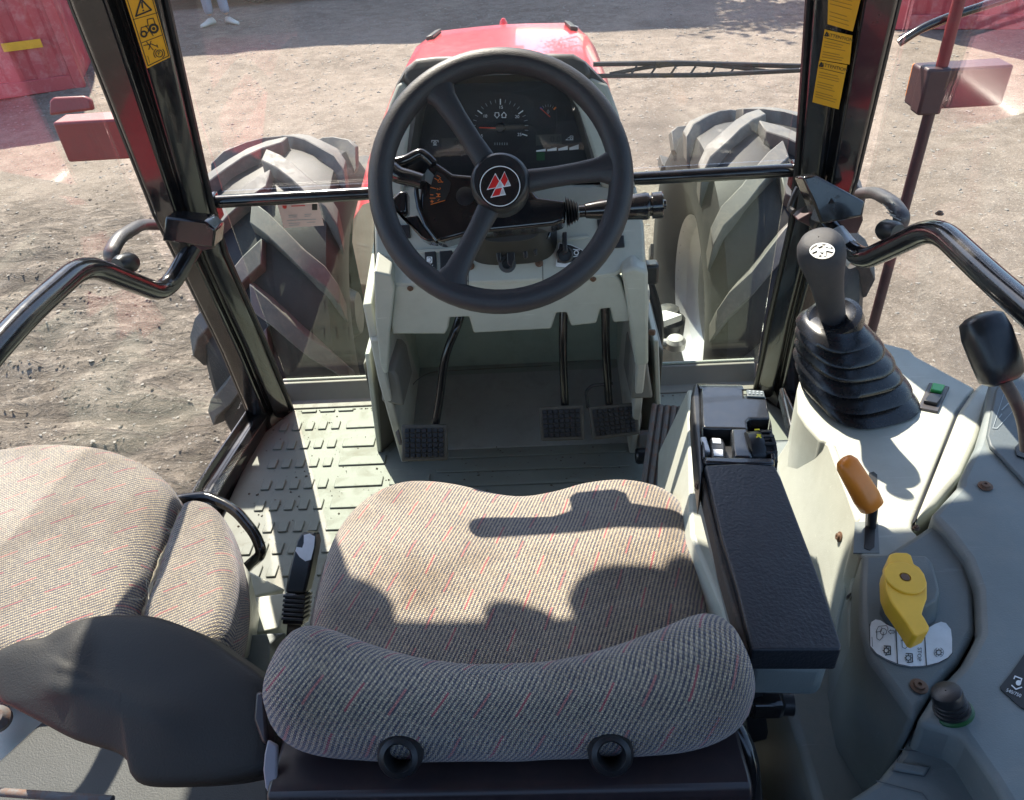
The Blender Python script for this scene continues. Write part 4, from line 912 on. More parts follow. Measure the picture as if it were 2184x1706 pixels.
strokes('dial_marks', [[c2(*p) for p in ((532, 1290), (620, 1264))], [c2(528, 1228), c2(546, 1230)], [c2(526, 1250), c2(560, 1250)], [c2(530, 1182), c2(562, 1190)], [c2(555, 1125), c2(580, 1140)], [c2(570, 1108), c2(585, 1115)], [c2(530, 1272), c2(548, 1270)], [c2(538, 1262), c2(540, 1280)],
    [c2(566, 1222), c2(590, 1226)], [c2(566, 1242), c2(592, 1240)], [c2(572, 1222), c2(585, 1242)], [c2(588, 1222), c2(572, 1242)], [c2(590, 1132), c2(604, 1152)], [c2(578, 1150), c2(608, 1148)], [c2(592, 1120), c2(575, 1145)], [c2(585, 1258), c2(575, 1266)]], Pq, 1.5, 'decal_orange', hs, .0022)
text('numeral', '2', Pq, *c2(580, 1192), 8, 'decal_orange', hs, lift=.0024, rot=-80)
plate('dial_window', [c2(*p) for p in ((510, 1062), (552, 1105), (532, 1165), (474, 1122))], Pq, .003, 'console_grey', hs, lift=.001, bev=.001)
plate('dial_window', [c2(*p) for p in ((458, 1240), (520, 1230), (522, 1290), (462, 1298))], Pq, .003, 'lens_blue', hs, lift=.001, bev=.001) if False else None
lathe('blank_cap', [(.0155, 0), (.0155, .0012), (.013, .0016)], Pq.at(*c2(748, 1236)), Pq.n, 'black_plastic', hs, 24)
tube('moulded_rib', [Pq.at(*c2(x, y), .001) for x, y in ((438, 1140), (440, 1220), (456, 1310), (500, 1420), (570, 1512))], .004, 'black_gloss', hs, rad=0, seg=8)
# shuttle lever: forked glossy arm on the left
lv = thing('shuttle_lever', Pq.at(*c2(380, 1120)), 'glossy black forked shuttle lever left of the steering hub', 'lever')
tube('lever_arm', [Pq.at(*c2(*p), .02) for p in ((215, 1060), (290, 1085), (340, 1125), (410, 1140), (490, 1165))], [.0155, .013], 'black_gloss', lv, rad=.02)
tube('lever_arm', [Pq.at(*c2(*p), .0) for p in ((200, 1018), (300, 1028), (378, 1008), (430, 978), (470, 962), (520, 1000), (548, 1030))], [.009, .008], 'black_gloss', lv, rad=.015)
plate('lever_web', [c2(*p) for p in ((225, 1020), (375, 1012), (470, 962), (540, 1025), (500, 1085), (455, 1130), (380, 1130), (300, 1085), (235, 1062))], Pq, .008, 'black_gloss', lv, lift=-.004, bev=.003)
# stalk on the right
stl = thing('indicator_stalk', Pq.at(*c2(1700, 1290)), 'chunky black indicator stalk with ribbed gaiter right of the steering wheel', 'stalk')
a0_, a1_ = Pq.at(*c2(1385, 1320), -.02), Pq.at(*c2(2020, 1278), -.01); axs = (a1_-a0_).normalized(); LL = (a1_-a0_).length
prof = []
for k in range(5): prof += [(.027-.0025*k, LL*(.0+.028*k)), (.019-.002*k, LL*(.012+.028*k))]
lathe('gaiter', prof, a0_, axs, 'rubber', stl, 28)
lathe('stalk_grip', [(.0105, LL*.13), (.0105, LL*.19), (.0125, LL*.2), (.0150, LL*.3), (.0205, LL*.62), (.0225, LL*.80), (.021, LL*.83), (.017, LL*.835), (.017, LL*.855), (.0215, LL*.86), (.0222, LL*.955), (.0205, LL*.965), (.008, LL*.97), (.008, LL*.995), (.006, LL)], a0_, axs, 'black_gloss', stl, 28)
plate('stalk_mark', [c2(*p) for p in ((1780, 1272), (1838, 1268), (1838, 1276), (1780, 1281))], Plane(Pq.p+Pq.n*.006, Pq.n), .002, 'decal_white', stl)
# column gaiter and clamp forks
cg = [PS.at(*p, .006) for p in ((0, 0),)] if False else None
ctr = PS.at(1090, 505); 
gb = thing('column_gaiter', ctr, 'ribbed grey rubber gaiter with a black clamp fork at the foot of the steering column', 'gaiter')
rings = []; dr = (Pq.at(1080, 440, -.05)-ctr)
for k in range(12):
    f = k/11; c = ctr+dr*f*.8; w = (.088-.03*f)*(1 if k % 2 else .93); h = (.055-.015*f)*(1 if k % 2 else .92)
    rings.append([c+PS.x*(abs(math.cos(a))**.6*math.copysign(1, math.cos(a)))*w+PS.y*(abs(math.sin(a))**.6*math.copysign(1, math.sin(a)))*h for a in [q*2*math.pi/36 for q in range(36)]])
loft('bellows', rings, 'gaiter_grey', gb, smooth=60) if False else None
solid('gaiter_grey', (.035, .037, .036), .6, dirt=.3, dcol=(.1, .09, .08))
loft('bellows', rings, 'gaiter_grey', gb, smooth=70)
PF2 = Plane(ctr+PS.n*.045, PS.n)
for q in (((930, 1478), (968, 1470), (975, 1640), (958, 1655), (945, 1640)), ((1000, 1440), (1050, 1440), (1062, 1630), (1040, 1690), (1010, 1660)), ((1085, 1440), (1120, 1440), (1142, 1610), (1135, 1630), (1115, 1625)), ((1150, 1460), (1185, 1455), (1202, 1600), (1192, 1612), (1180, 1605))):
    plate('fork_prong', [c2(*p) for p in q], PF2, .006, 'black_plastic', gb, bev=.002)
plate('fork_plate', [c2(*p) for p in ((900, 1450), (1230, 1420), (1225, 1500), (1180, 1520), (930, 1545))], PF2, .006, 'black_plastic', gb, lift=.002, bev=.002)
for p in ((905, 1548), (1105, 1482), (1108, 1515)): box('clip', PF2.at(*c2(*p), .006), (.018, .01, .008), 'silver', gb, .002)
lathe('adjuster_eye', [(.016, 0), (.016, .008), (.009, .01), (.008, .004)], PF2.at(*c2(1010, 1660), -.012), PS.n, 'casting', gb, 18)
tube('adjuster_loop', [PF2.at(*c2(*p), .004) for p in ((1212, 1430), (1215, 1490), (1270, 1500), (1282, 1470), (1276, 1420))], .003, 'black_gloss', gb, rad=.01, seg=8)

# ------------------------------------------------------------ steering wheel
al = math.radians(37.5); WX = Vector((1, 0, 0)); WV = Vector((0, math.sin(al), math.cos(al))); WN = Vector((0, -math.cos(al), math.sin(al))); WC = Vector((.0155, 1.12, .861))
whl = thing('steering_wheel', WC, 'dark grey three-spoke steering wheel with a red diamond emblem on its hub', 'steering wheel')
def wp_(a, r, h=0): return WC + (WX*math.cos(a)+WV*math.sin(a))*r + WN*h
rings = []
for i in range(72):
    a = 2*math.pi*i/72; rings.append([wp_(a, .182+.0186*math.cos(b), .0178*math.sin(b)) for b in [k*2*math.pi/20 for k in range(20)]])
V = [v for r in rings for v in r]; Fc = [(i*20+k, i*20+(k+1) % 20, ((i+1) % 72)*20+(k+1) % 20, ((i+1) % 72)*20+k) for i in range(72) for k in range(20)]
mk('rim', V, Fc, 'wheel_black', whl, 80)
for deg in (121.5, 3.5, 241.5):
    a = math.radians(deg); rr = []; t_ = -WX*math.sin(a)+WV*math.cos(a)
    for f, r, h, w, th in ((0, .024, -.018, .021, .013), (.15, .042, -.018, .0175, .0125), (.4, .08, -.012, .0155, .011), (.65, .118, -.005, .0158, .0105), (.85, .15, -.001, .0185, .0115), (.95, .166, 0, .026, .0125), (1, .178, 0, .040, .0125)):
        rr.append([wp_(a, r, h)+t_*w*1.02*math.cos(b)+WN*th*math.sin(b) for b in [k*2*math.pi/20 for k in range(20)]])
    loft('spoke', rr, 'wheel_black', whl, smooth=80)
hb = lathe('hub', [(.030, -.060), (.043, -.052), (.0455, -.02), (.0455, -.008), (.0425, -.0005), (.039, .002), (.0385, .0035), (.001, .0035)], WC, WN, 'black_plastic', whl, 56, caps=(True, False))
PB = Plane(WC+WN*.0038, WN)
bcx, bcy = 1066.5, 397.5
bd = lathe('badge', [(.0325, 0), (.0325, .0008), (.001, .0009)], PB.at(bcx, bcy, -.0002), WN, 'black_gloss', hb, 48, caps=(True, False))
c0 = PB.at(bcx, bcy); e_ = (PB.at(bcx+10, bcy)-c0).length/10
lathe('badge_ring', [(.0305, .001), (.0305, .0016), (.0292, .0016), (.0292, .001)], c0, WN, 'decal_white', bd, 56, caps=(False, False))
def tri(pts, mat, lf): plate('emblem', dc(pts), PB, .0003, mat, bd, lift=lf)
tri([(1008, 932), (1042, 992), (1022, 1040), (944, 1058)], 'decal_white', .0014); tri([(1076, 918), (1124, 1027), (1066, 1038), (1042, 990)], 'decal_white', .0014); tri([(1006, 1046), (1064, 1036), (1086, 1094), (972, 1116)], 'decal_white', .0014)
tri([(1042, 992), (1065, 1038), (1008, 1050), (1018, 1034)], 'decal_white', .0014)
tri([(1006, 944), (1036, 994), (1010, 1040), (953, 1050)], 'decal_red', .0019); tri([(1076, 927), (1102, 984), (1076, 1032), (1048, 990)], 'decal_red', .0019); tri([(1010, 1052), (1058, 1042), (1040, 1096), (982, 1108)], 'decal_red', .0019)
tri([(1042, 1000), (1058, 1033), (1022, 1040)], 'silver', .0019); tri([(1103, 990), (1117, 1021), (1083, 1028)], 'silver', .0019); tri([(1064, 1048), (1079, 1088), (1046, 1094)], 'silver', .0019)

# ------------------------------------------------------------ pedals
def pedal(label, pad, arm, nx_, ny_, y0, extra=None):
    P0 = at(*pad[0], y=y0); pl = Plane(P0, (0, -.80, .60)); t = thing('pedal', P0, label, 'pedal', 'floor pedals')
    pd = plate('pad', pad, pl, .014, 'rubber_dusty', t, bev=.004)
    tube('arm', [at(x, y, y=Y) for x, y, Y in arm], .0098, 'black_gloss', t, rad=.04, seg=12)
    a, b, c, d = [Vector((p[0], p[1])) for p in pad]   # tl tr br bl
    stud = None
    q0 = pl.at(*pad[0]); q1 = pl.at(*pad[1]); q3 = pl.at(*pad[3]); W_ = (q1-q0).length; H_ = (q3-q0).length
    ex, ey = (q1-q0).normalized(), (q3-q0).normalized(); m = Matrix((ex, ey, ex.cross(ey))).transposed()
    for i in range(nx_):
        for j in range(ny_):
            u, v = .07+.86*(i+.5)/nx_, .09+.82*(j+.5)/ny_
            px = a*(1-u)*(1-v)+b*u*(1-v)+c*u*v+d*(1-u)*v; P = pl.at(px.x, px.y, .0015)
            if stud is None: stud = box('stud', P, (W_*.86/nx_*.84, H_*.82/ny_*.84, .005), 'rubber', pd, .001, rot=m, seg=1); base = P
            else: 
                o = inst(stud, pd, (0, 0, 0)); o.location = P-base
    return t, pl, pd
t, pl, pd = pedal('rubber-studded clutch pedal, leftmost, on a bent black arm', [(856, 906), (953, 905), (955, 982), (856, 984)], [(983, 668, 1.50), (975, 695, 1.47), (948, 760, 1.45), (938, 850, 1.42), (928, 910, 1.40)], 7, 6, 1.385)
prism('edge_plate', [pl.at(850, 915, .004), pl.at(843, 922, 0), pl.at(849, 950, -.01), pl.at(856, 950, -.01)], pl.n*-.01, 'rust', t, .002)
t, pl, pd = pedal('studded brake pedal, middle one of the three, with a straight arm', [(1148, 868), (1244, 863), (1247, 938), (1154, 941)], [(1202, 660, 1.53), (1200, 740, 1.50), (1205, 870, 1.47)], 7, 6, 1.455)
t, pl, pd = pedal('studded brake pedal, rightmost, worn along its lower edge', [(1254, 868), (1358, 858), (1365, 926), (1264, 938)], [(1291, 655, 1.53), (1292, 740, 1.50), (1299, 862, 1.47)], 8, 6, 1.455)
tube('latch_bar', [at(1307, 818, y=1.48), at(1262, 822, y=1.48), at(1250, 834, y=1.48), at(1254, 870, y=1.465)], .004, 'casting', t, seg=8, rad=.015)
tube('edge_rod', [at(1359, 855, y=1.455), at(1366, 890, y=1.45), at(1362, 912, y=1.445)], .004, 'rust', t, seg=8, rad=.01)
# rusty ribbed accelerator plate on the right
Pa = Plane((.36, 1.30, .10), (0, -.62, .78)); ac = thing('accelerator_pedal', (.36, 1.3, .08), 'rusty ribbed metal accelerator plate beside the brake pedals', 'pedal')
plate('base', [(1392, 862), (1456, 868), (1436, 1062), (1368, 1030)], Pa, .008, 'rust', ac, bev=.002)
for k in range(5):
    u = .06+.215*k; A = (1392+(1456-1392)*u, 862+6*u); B = (1368+(1436-1368)*u, 1030+32*u)
    tube('ridge', [Pa.at(*A, .002), Pa.at(*B, .002)], .006, 'rust', ac, rad=0, seg=10)
lathe('pivot', [(.016, -.02), (.02, -.015), (.02, .02), (.012, .025)], at(1373, 972, z=.05), (1, 0, 0), 'rubber', ac, 18); box('pivot_bracket', at(1374, 938, z=.05), (.028, .02, .05), 'rust', ac, .003)
tube('cable', [at(864, 860, z=.005), at(882, 815, y=1.66), at(915, 793, y=1.72), at(1100, 783, y=1.78), at(1250, 776, y=1.79)], .0012, 'rust', ds, seg=6, rad=.05)

# ============================================================ SEATS
def smooth_loop(P, n):
    m = len(P); out = []
    for i in range(m):
        a, b, c, d = P[i-1], P[i], P[(i+1) % m], P[(i+2) % m]
        for k in range(8):
            t = k/8; out.append(.5*((2*b)+(c-a)*t+(2*a-5*b+4*c-d)*t*t+(3*b-a-3*c+d)*t**3))
    L = [0]
    for i in range(len(out)): L.append(L[-1]+(out[(i+1) % len(out)]-out[i]).length)
    res = []; j = 0
    for k in range(n):
        s = L[-1]*k/n
        while L[j+1] < s: j += 1
        f = (s-L[j])/max(1e-9, L[j+1]-L[j]); res.append(out[j].lerp(out[(j+1) % len(out)], f))
    return res
def cushion(name, px, z, thick, top, mat, parent, n=110, rnd=.03, mat_tilt=0, wr=.0):
    """upholstered pad: outline given at height z, crown shape top(x,y), rolled edge, side and piping"""
    O = smooth_loop([at(*p, z=z-rnd*.4) for p in px], n); c = sum(O, Vector())/n
    rings = []; uvs = []
    K = 22
    for k in range(K+1):
        f = math.sin(k/K*math.pi/2)**.9 if k else 0.0
        inset = [(p-c).length for p in O]
        R = []
        for i, p in enumerate(O):
            q = c+(p-c)*f; dist = (p-q).length; 
            ez = -rnd*(1-math.sqrt(max(0, 1-(1-min(1, dist/rnd))**2))) if dist < rnd else 0
            w = wr*noise.noise(Vector((q.x*14, q.y*14, 2)))*(1-f*.3)
            R.append(Vector((q.x, q.y, z+top(q.x, q.y)+ez+w))); uvs.append((q.x, q.y))
        rings.append(R)
    for h, o_, e in ((.3, .004, .02), (.6, .004, .04), (.85, .001, .055), (1, -.02, .07)):
        R = []
        for i, p in enumerate(O):
            d = (p-c).normalized(); q = p+d*o_; R.append(Vector((q.x, q.y, z+top(p.x, p.y)*(1-h)-rnd-(thick-rnd)*h))); uvs.append((p.x+d.x*e, p.y+d.y*e))
        rings.append(R)
    V = [v for r in rings for v in r]; Fc = []
    for j in range(len(rings)-1):
        for i in range(n):
            k = (i+1) % n; Fc.append((j*n+i, j*n+k, (j+1)*n+k, (j+1)*n+i))
    Fc.append(tuple(range((len(rings)-1)*n, len(rings)*n)))
    o = mk(name, V, Fc, mat, parent, 80, uv=uvs); return o, O, c
seat = thing('driver_seat', (.02, .6, .3), 'driver seat in worn striped beige and grey knit fabric with a low wraparound back', 'seat')
def dtop(x, y):
    u = (x-.015)/.24; v = (y-.42)/.44
    lob = math.exp(-((abs(u)-.62)/.34)**2)*.006*max(0, min(1, v*1.3)); tr = -.001*math.exp(-(u/.42)**2)*max(0, v)
    side = .03*max(0, abs(u)-.72)*(1-v)
    return lob+tr+side-.012*max(0, v-.75)/.25
cpx = [(662, 1330), (680, 1235), (705, 1140), (740, 1078), (785, 1036), (845, 1014), (915, 1010), (985, 1018), (1060, 1032), (1130, 1036), (1200, 1028), (1262, 1014), (1335, 1008), (1405, 1018), (1452, 1048), (1474, 1105), (1490, 1180), (1506, 1262), (1514, 1345), (1500, 1420), (1440, 1470), (1250, 1490), (1090, 1494), (900, 1492), (730, 1475), (668, 1425)]
cu, O_, c_ = cushion('seat_cushion', cpx, .455, .11, dtop, 'fabric', seat, rnd=.035, wr=.0035)
tube('piping', [Vector((p.x, p.y, .455+dtop(p.x, p.y)-.04)) + (p-c_).normalized()*.004 for p in O_[::4]]+[Vector((O_[0].x, O_[0].y, .455+dtop(O_[0].x, O_[0].y)-.04))+(O_[0]-c_).normalized()*.004], .0035, 'black_plastic', cu, rad=0, seg=6)
prism('seat_pan', [(-.19, .40, .30), (-.19, .80, .30), (.22, .80, .30), (.22, .40, .30)], (0, 0, .055), 'black_plastic', seat, .01)
for z_, w_ in ((.20, .34), (.12, .38), (.04, .36)): box('suspension_bellows', (.015, .56, z_+.02), (w_, .34, .07), 'rubber', seat, .02, seg=3)
# backrest: bolster swept along a bowed line
rings = []; uvs = []; NS = 64; NB = 40
for i in range(NS+1):
    t_ = -1+2*i/NS; e = 1-abs(t_)**7; k = max(.012, (1-abs(t_)**7.0))**.45
    xx = .019+.243*t_; tk = 1+1.1*abs(t_)**2.2; yy = .386+.036*tk
    nx_ = -math.sin(.2*t_*abs(t_)); ny_ = math.cos(.2*t_*abs(t_)); s_ = 0; R = []
    for j in range(NB):
        b = 2*math.pi*j/NB; ca, sa = math.cos(b), math.sin(b)
        ra = math.copysign(abs(ca)**.75, ca)*.036*k*tk; zz = math.copysign(abs(sa)**.8, sa)*(.045+.022*abs(t_)**2)*k
        ra += (.006*(sa)-.003)*k; bump_ = .0015*noise.noise(Vector((xx*20, zz*20, 4)))
        R.append(Vector((xx-nx_*ra*-1, yy+ny_*ra+bump_,   .590+zz+.016*abs(t_)**2)))
        uvs.append((xx*1.08, (b-math.pi/2)/(2*math.pi)*.33))
    rings.append(R)
bkst = loft('backrest', rings, 'fabric_back', seat, smooth=80, uv=uvs)
for (px, py) in ((852, 1612), (1303, 1607)):
    kc = at(px, py, y=.375); kn = lathe('adjuster_knob', [(.0195, -.03), (.0218, -.012), (.0215, 0), (.0185, .006), (.0138, .008), (.0118, .005), (.0105, -.028), (.001, -.029)], kc, (0, -.72, .70), 'black_plastic', seat, 40, caps=(True, False))
# frame channel under the back pad
fx = [(-.220, 'l'), (.252, 'r')]
sec = [(.405, .546), (.372, .553), (.360, .551), (.353, .540), (.353, .520), (.366, .516), (.366, .492), (.345, .488), (.336, .468), (.34, .12), (.44, .12), (.44, .546)]
mk('back_frame', [(x, y-.0*(x*x), z) for x, _ in fx for y, z in sec], [tuple(range(12)), tuple(range(23, 11, -1))]+[(i, (i+1) % 12, 12+(i+1) % 12, 12+i) for i in range(12)], 'frame_black', seat, 30, bev=.004) if False else None
solid('frame_black', (.03, .022, .026), .3, dirt=.25, dcol=(.1, .05, .04), dscale=9)
mk('back_frame', [(x, y, z) for x, _ in fx for y, z in sec], [tuple(range(12)), tuple(range(23, 11, -1))]+[(i, (i+1) % 12, 12+(i+1) % 12, 12+i) for i in range(12)], 'frame_black', seat, 30, bev=.004)
tube('frame_hoop', [(.238, .45, .55), (.262, .41, .53), (.268, .365, .46), (.258, .33, .2)], .009, 'black_gloss', seat, rad=.03)
for x in (-.15, .18): tube('frame_post', [(x, .322, .455), (x, .318, .05)], .013, 'black_gloss', seat, rad=0)
plate('grey_bracket', [c7(*p) for p in ((1685, 1298), (1748, 1335), (1742, 1560), (1770, 1600), (1800, 1650), (1700, 1660), (1668, 1600), (1655, 1490), (1664, 1390))], Plane((-.2, .34, .49), (0, -.5, .86)), .006, 'handle_grey2', seat, bev=.002) if False else None
solid('bracket_grey', (.27, .26, .3), .4, dirt=.1)
plate('side_bracket', [c7(*p) for p in ((1685, 1298), (1748, 1335), (1742, 1560), (1770, 1600), (1800, 1650), (1700, 1660), (1668, 1600), (1655, 1490), (1664, 1390))], Plane((-.22, .372, .55), (0, -.5, .86)), .006, 'bracket_grey', seat, bev=.002)

# folded black side cover left of the driver seat
sc2 = thing('seat_side_cover', at(300, 1450, z=.56), 'large grained black plastic side shell left of the driver seat', 'side shell')
PV = Plane(at(300, 1450, z=.55), (-.12, -.42, .9))
def dome(name, px, pl, th, bul, mat, parent, ridge=None, n=120):
    O = smooth_loop([pl.at(*p) for p in px], n); c = sum(O, Vector())/n; rings = []
    for f in (0, .15, .3, .45, .6, .75, .87, .94, .975, 1.0):
        rings.append([c+(p-c)*f+pl.n*(bul*(1-f**3)-.006*max(0, (f-.94)/.06)**2+(ridge(c+(p-c)*f)*(1-f**6) if ridge else 0)) for p in O])
    rings.append([p-pl.n*.012 for p in O]); rings.append([c+(p-c)*.99-pl.n*th for p in O])
    return loft(name, rings, mat, parent, (False, True), smooth=70)
vpx = [c7(*p) for p in ((-60, 760), (40, 698), (110, 672), (250, 650), (330, 605), (420, 562), (560, 520), (780, 506), (1000, 530), (1250, 632), (1450, 765), (1610, 880), (1672, 980), (1720, 1250), (1700, 1480), (1500, 1560), (1250, 1592), (1000, 1600), (870, 1580), (822, 1530), (808, 1460), (760, 1410), (690, 1372), (450, 1298), (240, 1190), (40, 1085), (-20, 1050), (-70, 900))]
rA, rB = PV.at(*c7(520, 700)), PV.at(*c7(450, 960)); rC = PV.at(*c7(1100, 1180))
def ridge(p):
    def d(p, a, b):
        t = max(0, min(1, (p-a).dot(b-a)/(b-a).length_squared)); return (p-(a+(b-a)*t)).length
    return .009*math.exp(-(d(p, rA, rB)/.014)**2)+.007*math.exp(-(d(p, rB, rC)/.02)**2)
dome('shell', vpx, PV, .05, .012, 'cover_black', sc2, ridge)
plate('hinge_plate', [c7(*p) for p in ((1640, 1000), (1700, 1010), (1720, 1330), (1680, 1330), (1625, 1180))], PV, .03, 'frame_black', sc2, lift=.012, bev=.006)

# instructor seat on the left
iseat = thing('instructor_seat', at(180, 1150, z=.40), 'instructor seat at the left edge, two striped knit pads with a torn seam between them', 'seat')
ipx = [(-120, 985), (0, 958), (90, 950), (180, 955), (255, 968), (325, 998), (366, 1032), (376, 1064), (360, 1115), (335, 1170), (312, 1230), (292, 1300), (250, 1420), (60, 1440), (-130, 1430), (-170, 1200)]
def itop(x, y): return .012*math.sin(max(0, min(1, (x+.95)/.4))*math.pi)
cushion('seat_pad', ipx, .42, .09, itop, 'fabric_side', iseat, rnd=.045, wr=.002)
ipx2 = [(388, 1080), (398, 1066), (422, 1062), (452, 1072), (478, 1100), (494, 1150), (503, 1200), (504, 1250), (496, 1310), (478, 1368), (430, 1400), (340, 1380), (300, 1330), (312, 1270), (335, 1200), (362, 1130)]
cushion('back_pad', ipx2, .41, .10, lambda x, y: 0, 'fabric_side', iseat, rnd=.04, wr=.002)
fo = cushion('torn_foam', [(372, 1085), (384, 1092), (378, 1130), (352, 1190), (325, 1260), (306, 1320), (292, 1322), (310, 1250), (340, 1180), (362, 1120)], .385, .05, lambda x, y: .004*noise.noise(Vector((x*90, y*90, 1))), 'foam', iseat, rnd=.006)[0]
rg = random.Random(5)
for k in range(12):
    f = rg.random(); px, py = 372-78*f+rg.uniform(-4, 4), 1095+225*f; p = at(px, py, z=.41)
    tube('loose_thread', [p, p+Vector((rg.uniform(-.012, .012), rg.uniform(-.01, .01), .006)), p+Vector((rg.uniform(-.02, .02), rg.uniform(-.015, .015), rg.uniform(-.002, .008)))], .0004, 'foam', iseat, rad=0, seg=4)
prism('seat_base', [at(x, y, z=.33) for x, y in ((-60, 1040), (330, 1060), (470, 1120), (480, 1330), (300, 1420), (-60, 1420))], (0, 0, -.26), 'pod_grey', iseat, .01)
plate('seat_shell', [(497, 1165), (536, 1225), (518, 1345), (470, 1440), (440, 1440), (492, 1320), (504, 1240)], Plane(at(510, 1250, z=.34), (.25, -.3, .9)), .25, 'sage', iseat, bev=.006)
tube('side_tube', [at(352, 1072, z=.37), at(400, 1062, z=.37), at(440, 1058, z=.37), at(500, 1084, z=.36), at(545, 1140, z=.34), at(560, 1180, z=.32), at(524, 1212, z=.27), at(505, 1230, z=.22)], .0095, 'black_gloss', iseat, rad=.04)

# left wall panel below the seats
lp = thing('left_side_panel', (-.55, .4, .3), 'sage side panel with a dark grained cover at the bottom left', 'side panel')
prism('panel', [at(x, y, z=.33) for x, y in ((-140, 1440), (300, 1400), (470, 1440), (600, 1560), (600, 1900), (-140, 1900))], (0, 0, -.35), 'sage', lp, .01)
prism('dark_cover', [at(x, y, z=.345) for x, y in ((85, 1540), (300, 1430), (560, 1500), (590, 1850), (-160, 1850), (-160, 1650), (0, 1615))], (0, 0, -.014), 'taupe_dark', lp, .006) if False else None
solid('cover_dark', (.035, .037, .037), .6, grain=.8, gscale=420, dirt=.15, dcol=(.1, .1, .09))
prism('dark_cover', [at(x, y, z=.345) for x, y in ((85, 1540), (300, 1430), (560, 1500), (590, 1850), (-160, 1850), (-160, 1690), (0, 1618))], (0, 0, -.014), 'cover_dark', lp, .006)
tube('rusty_rod', [at(-60, 1685, z=.42), at(60, 1694, z=.42), at(240, 1706, z=.42)], .005, 'rust', lp, rad=0, seg=10)
lathe('round_stop', [(.012, -.01), (.018, 0), (.018, .01), (.01, .018)], at(-4, 1535, z=.36), (.3, -.3, 1), 'rust', lp, 18)
plate('floor_bracket', [c7(*p) for p in ((1600, 400), (1800, 372), (1800, 440), (1760, 600), (1580, 640), (1560, 560))], Plane(at(575, 1290, z=.16), (0, -.2, 1)), .14, 'sage', lp, bev=.004)
plate('floor_bracket', [c7(*p) for p in ((1560, 230), (1800, 350), (1610, 400), (1530, 470))], Plane(at(560, 1240, z=.14), (.5, -.2, 1)), .05, 'sage', lp, bev=.004)
plate('rail_cover', [c7(*p) for p in ((1500, 640), (1800, 620), (1700, 700), (1690, 900), (1500, 780))], Plane(at(545, 1370, z=.2), (0, -.2, 1)), .1, 'console_grey', lp, bev=.004)

# hand brake
hbk = thing('hand_brake', at(630, 1330, z=.3), 'black hand brake lever with its white print worn off, left of the driver seat', 'hand brake')
def boxloft(name, secs, mat, parent, bev=.003, seg=3):
    """secs: (centre, half width vector, half depth vector)"""
    rings = [[c+a+b, c-a+b, c-a-b, c+a-b] for c, a, b in secs]; return loft(name, rings, mat, parent, smooth=35, bev=bev)
g0, g1, g2 = at(629, 1345, z=.335), at(636, 1262, z=.375), at(663, 1134, z=.445)
hd = (g2-g1).normalized(); hw_ = Vector((1, -.1, 0)).normalized(); hn = hd.cross(hw_).normalized()
boxloft('grip', [(g1, hw_*.016, hn*.014), (g1.lerp(g2, .3), hw_*.017, hn*.015), (g1.lerp(g2, .85), hw_*.0155, hn*.014), (g2, hw_*.011, hn*.010)], 'black_plastic', hbk, .004)
for k in range(6):
    c = g0.lerp(g1, .35+.1*k*1.15); boxloft('ring', [(c-hd*.0022, hw_*.0175, hn*.015), (c+hd*.0022, hw_*.0175, hn*.015)], 'black_plastic', hbk, .001)
boxloft('sleeve', [(g0.lerp(g1, .2), hw_*.016, hn*.0135), (g1, hw_*.0155, hn*.0135)], 'black_gloss', hbk, .002)
boxloft('shaft', [(at(622, 1420, z=.28), hw_*.011, hn*.006), (g0.lerp(g1, .25), hw_*.011, hn*.006)], 'black_gloss', hbk, .001)
hp = Plane(g1.lerp(g2, .6)+ (hn if hn.z > 0 else -hn)*.0145, hn)
plate('worn_patch', [c7(*p) for p in ((1915, 10), (1950, 0), (1985, 20), (1978, 90), (1960, 165), (1925, 175), (1890, 150), (1862, 110), (1870, 85), (1905, 90), (1915, 60))], hp, .0004, 'decal_white', hbk, lift=.0006)

# ============================================================ RIGHT ARMREST AND CONTROLS
arm = thing('armrest', (.30, .6, .6), 'right armrest with navy-black padded top and glossy control pod at its front', 'armrest')
ZA = .63; PA = Plane((0, 0, ZA), (0, 0, 1)); PP = Plane((0, .73, ZA-.002), (0, .10, 1))
pad = [c6(232, 1212), c6(450, 1200), c6(662, 1214), c6(700, 1290), c9(880, 130), c9(985, 420), c9(1072, 690), c9(1062, 712), c9(800, 712), c9(522, 712), c9(505, 640), c9(430, 330), c9(335, 20), c6(265, 1350)]
armp = plate('arm_pad', pad, PA, .034, 'leatherette', arm, bev=.0145, seg=5)
plate('pad_edge', [c6(208, 1230), c6(236, 1225), c6(330, 1600), c9(350, 20), c9(440, 330), c9(515, 640), c9(525, 700), c9(480, 640), c9(330, 130), c9(300, -20)], PA, .03, 'worn_edge', arm, lift=-.012, bev=.004)
plate('arm_base', [c6(180, 1200), c6(600, 1200), c9(960, 600), c9(985, 790), c9(960, 830), c9(530, 820), c9(480, 700)], Plane((0, 0, ZA-.036), (0, 0, 1)), .05, 'console_grey', arm, bev=.006)
plate('side_wall', [c6(130, 745), c6(210, 760), c6(330, 1500), c9(560, 720), c9(430, 720), c9(330, 420), c9(150, 0), c6(140, 1320)], Plane((0, 0, ZA-.075), (.3, 0, 1)), .16, 'sage', arm, bev=.005)
# pod: hollowed top built from a rounded shell and separate wells
def podz(x, y): return PP.at(x, y)
podo = [c6(196, 700), c6(230, 682), c6(420, 686), c6(452, 700), c6(476, 752), c6(600, 746), c6(612, 770), c6(640, 960), c6(660, 1200), c6(460, 1212), c6(232, 1170), c6(214, 960)]
pod = plate('control_pod', podo, PP, .07, 'pod_black', arm, bev=.008, seg=4) if False else None
solid('pod_black', (.018, .02, .024), .2, grain=.1, gscale=900, dirt=.08, dcol=(.15, .15, .15), dscale=25, coat=.3)
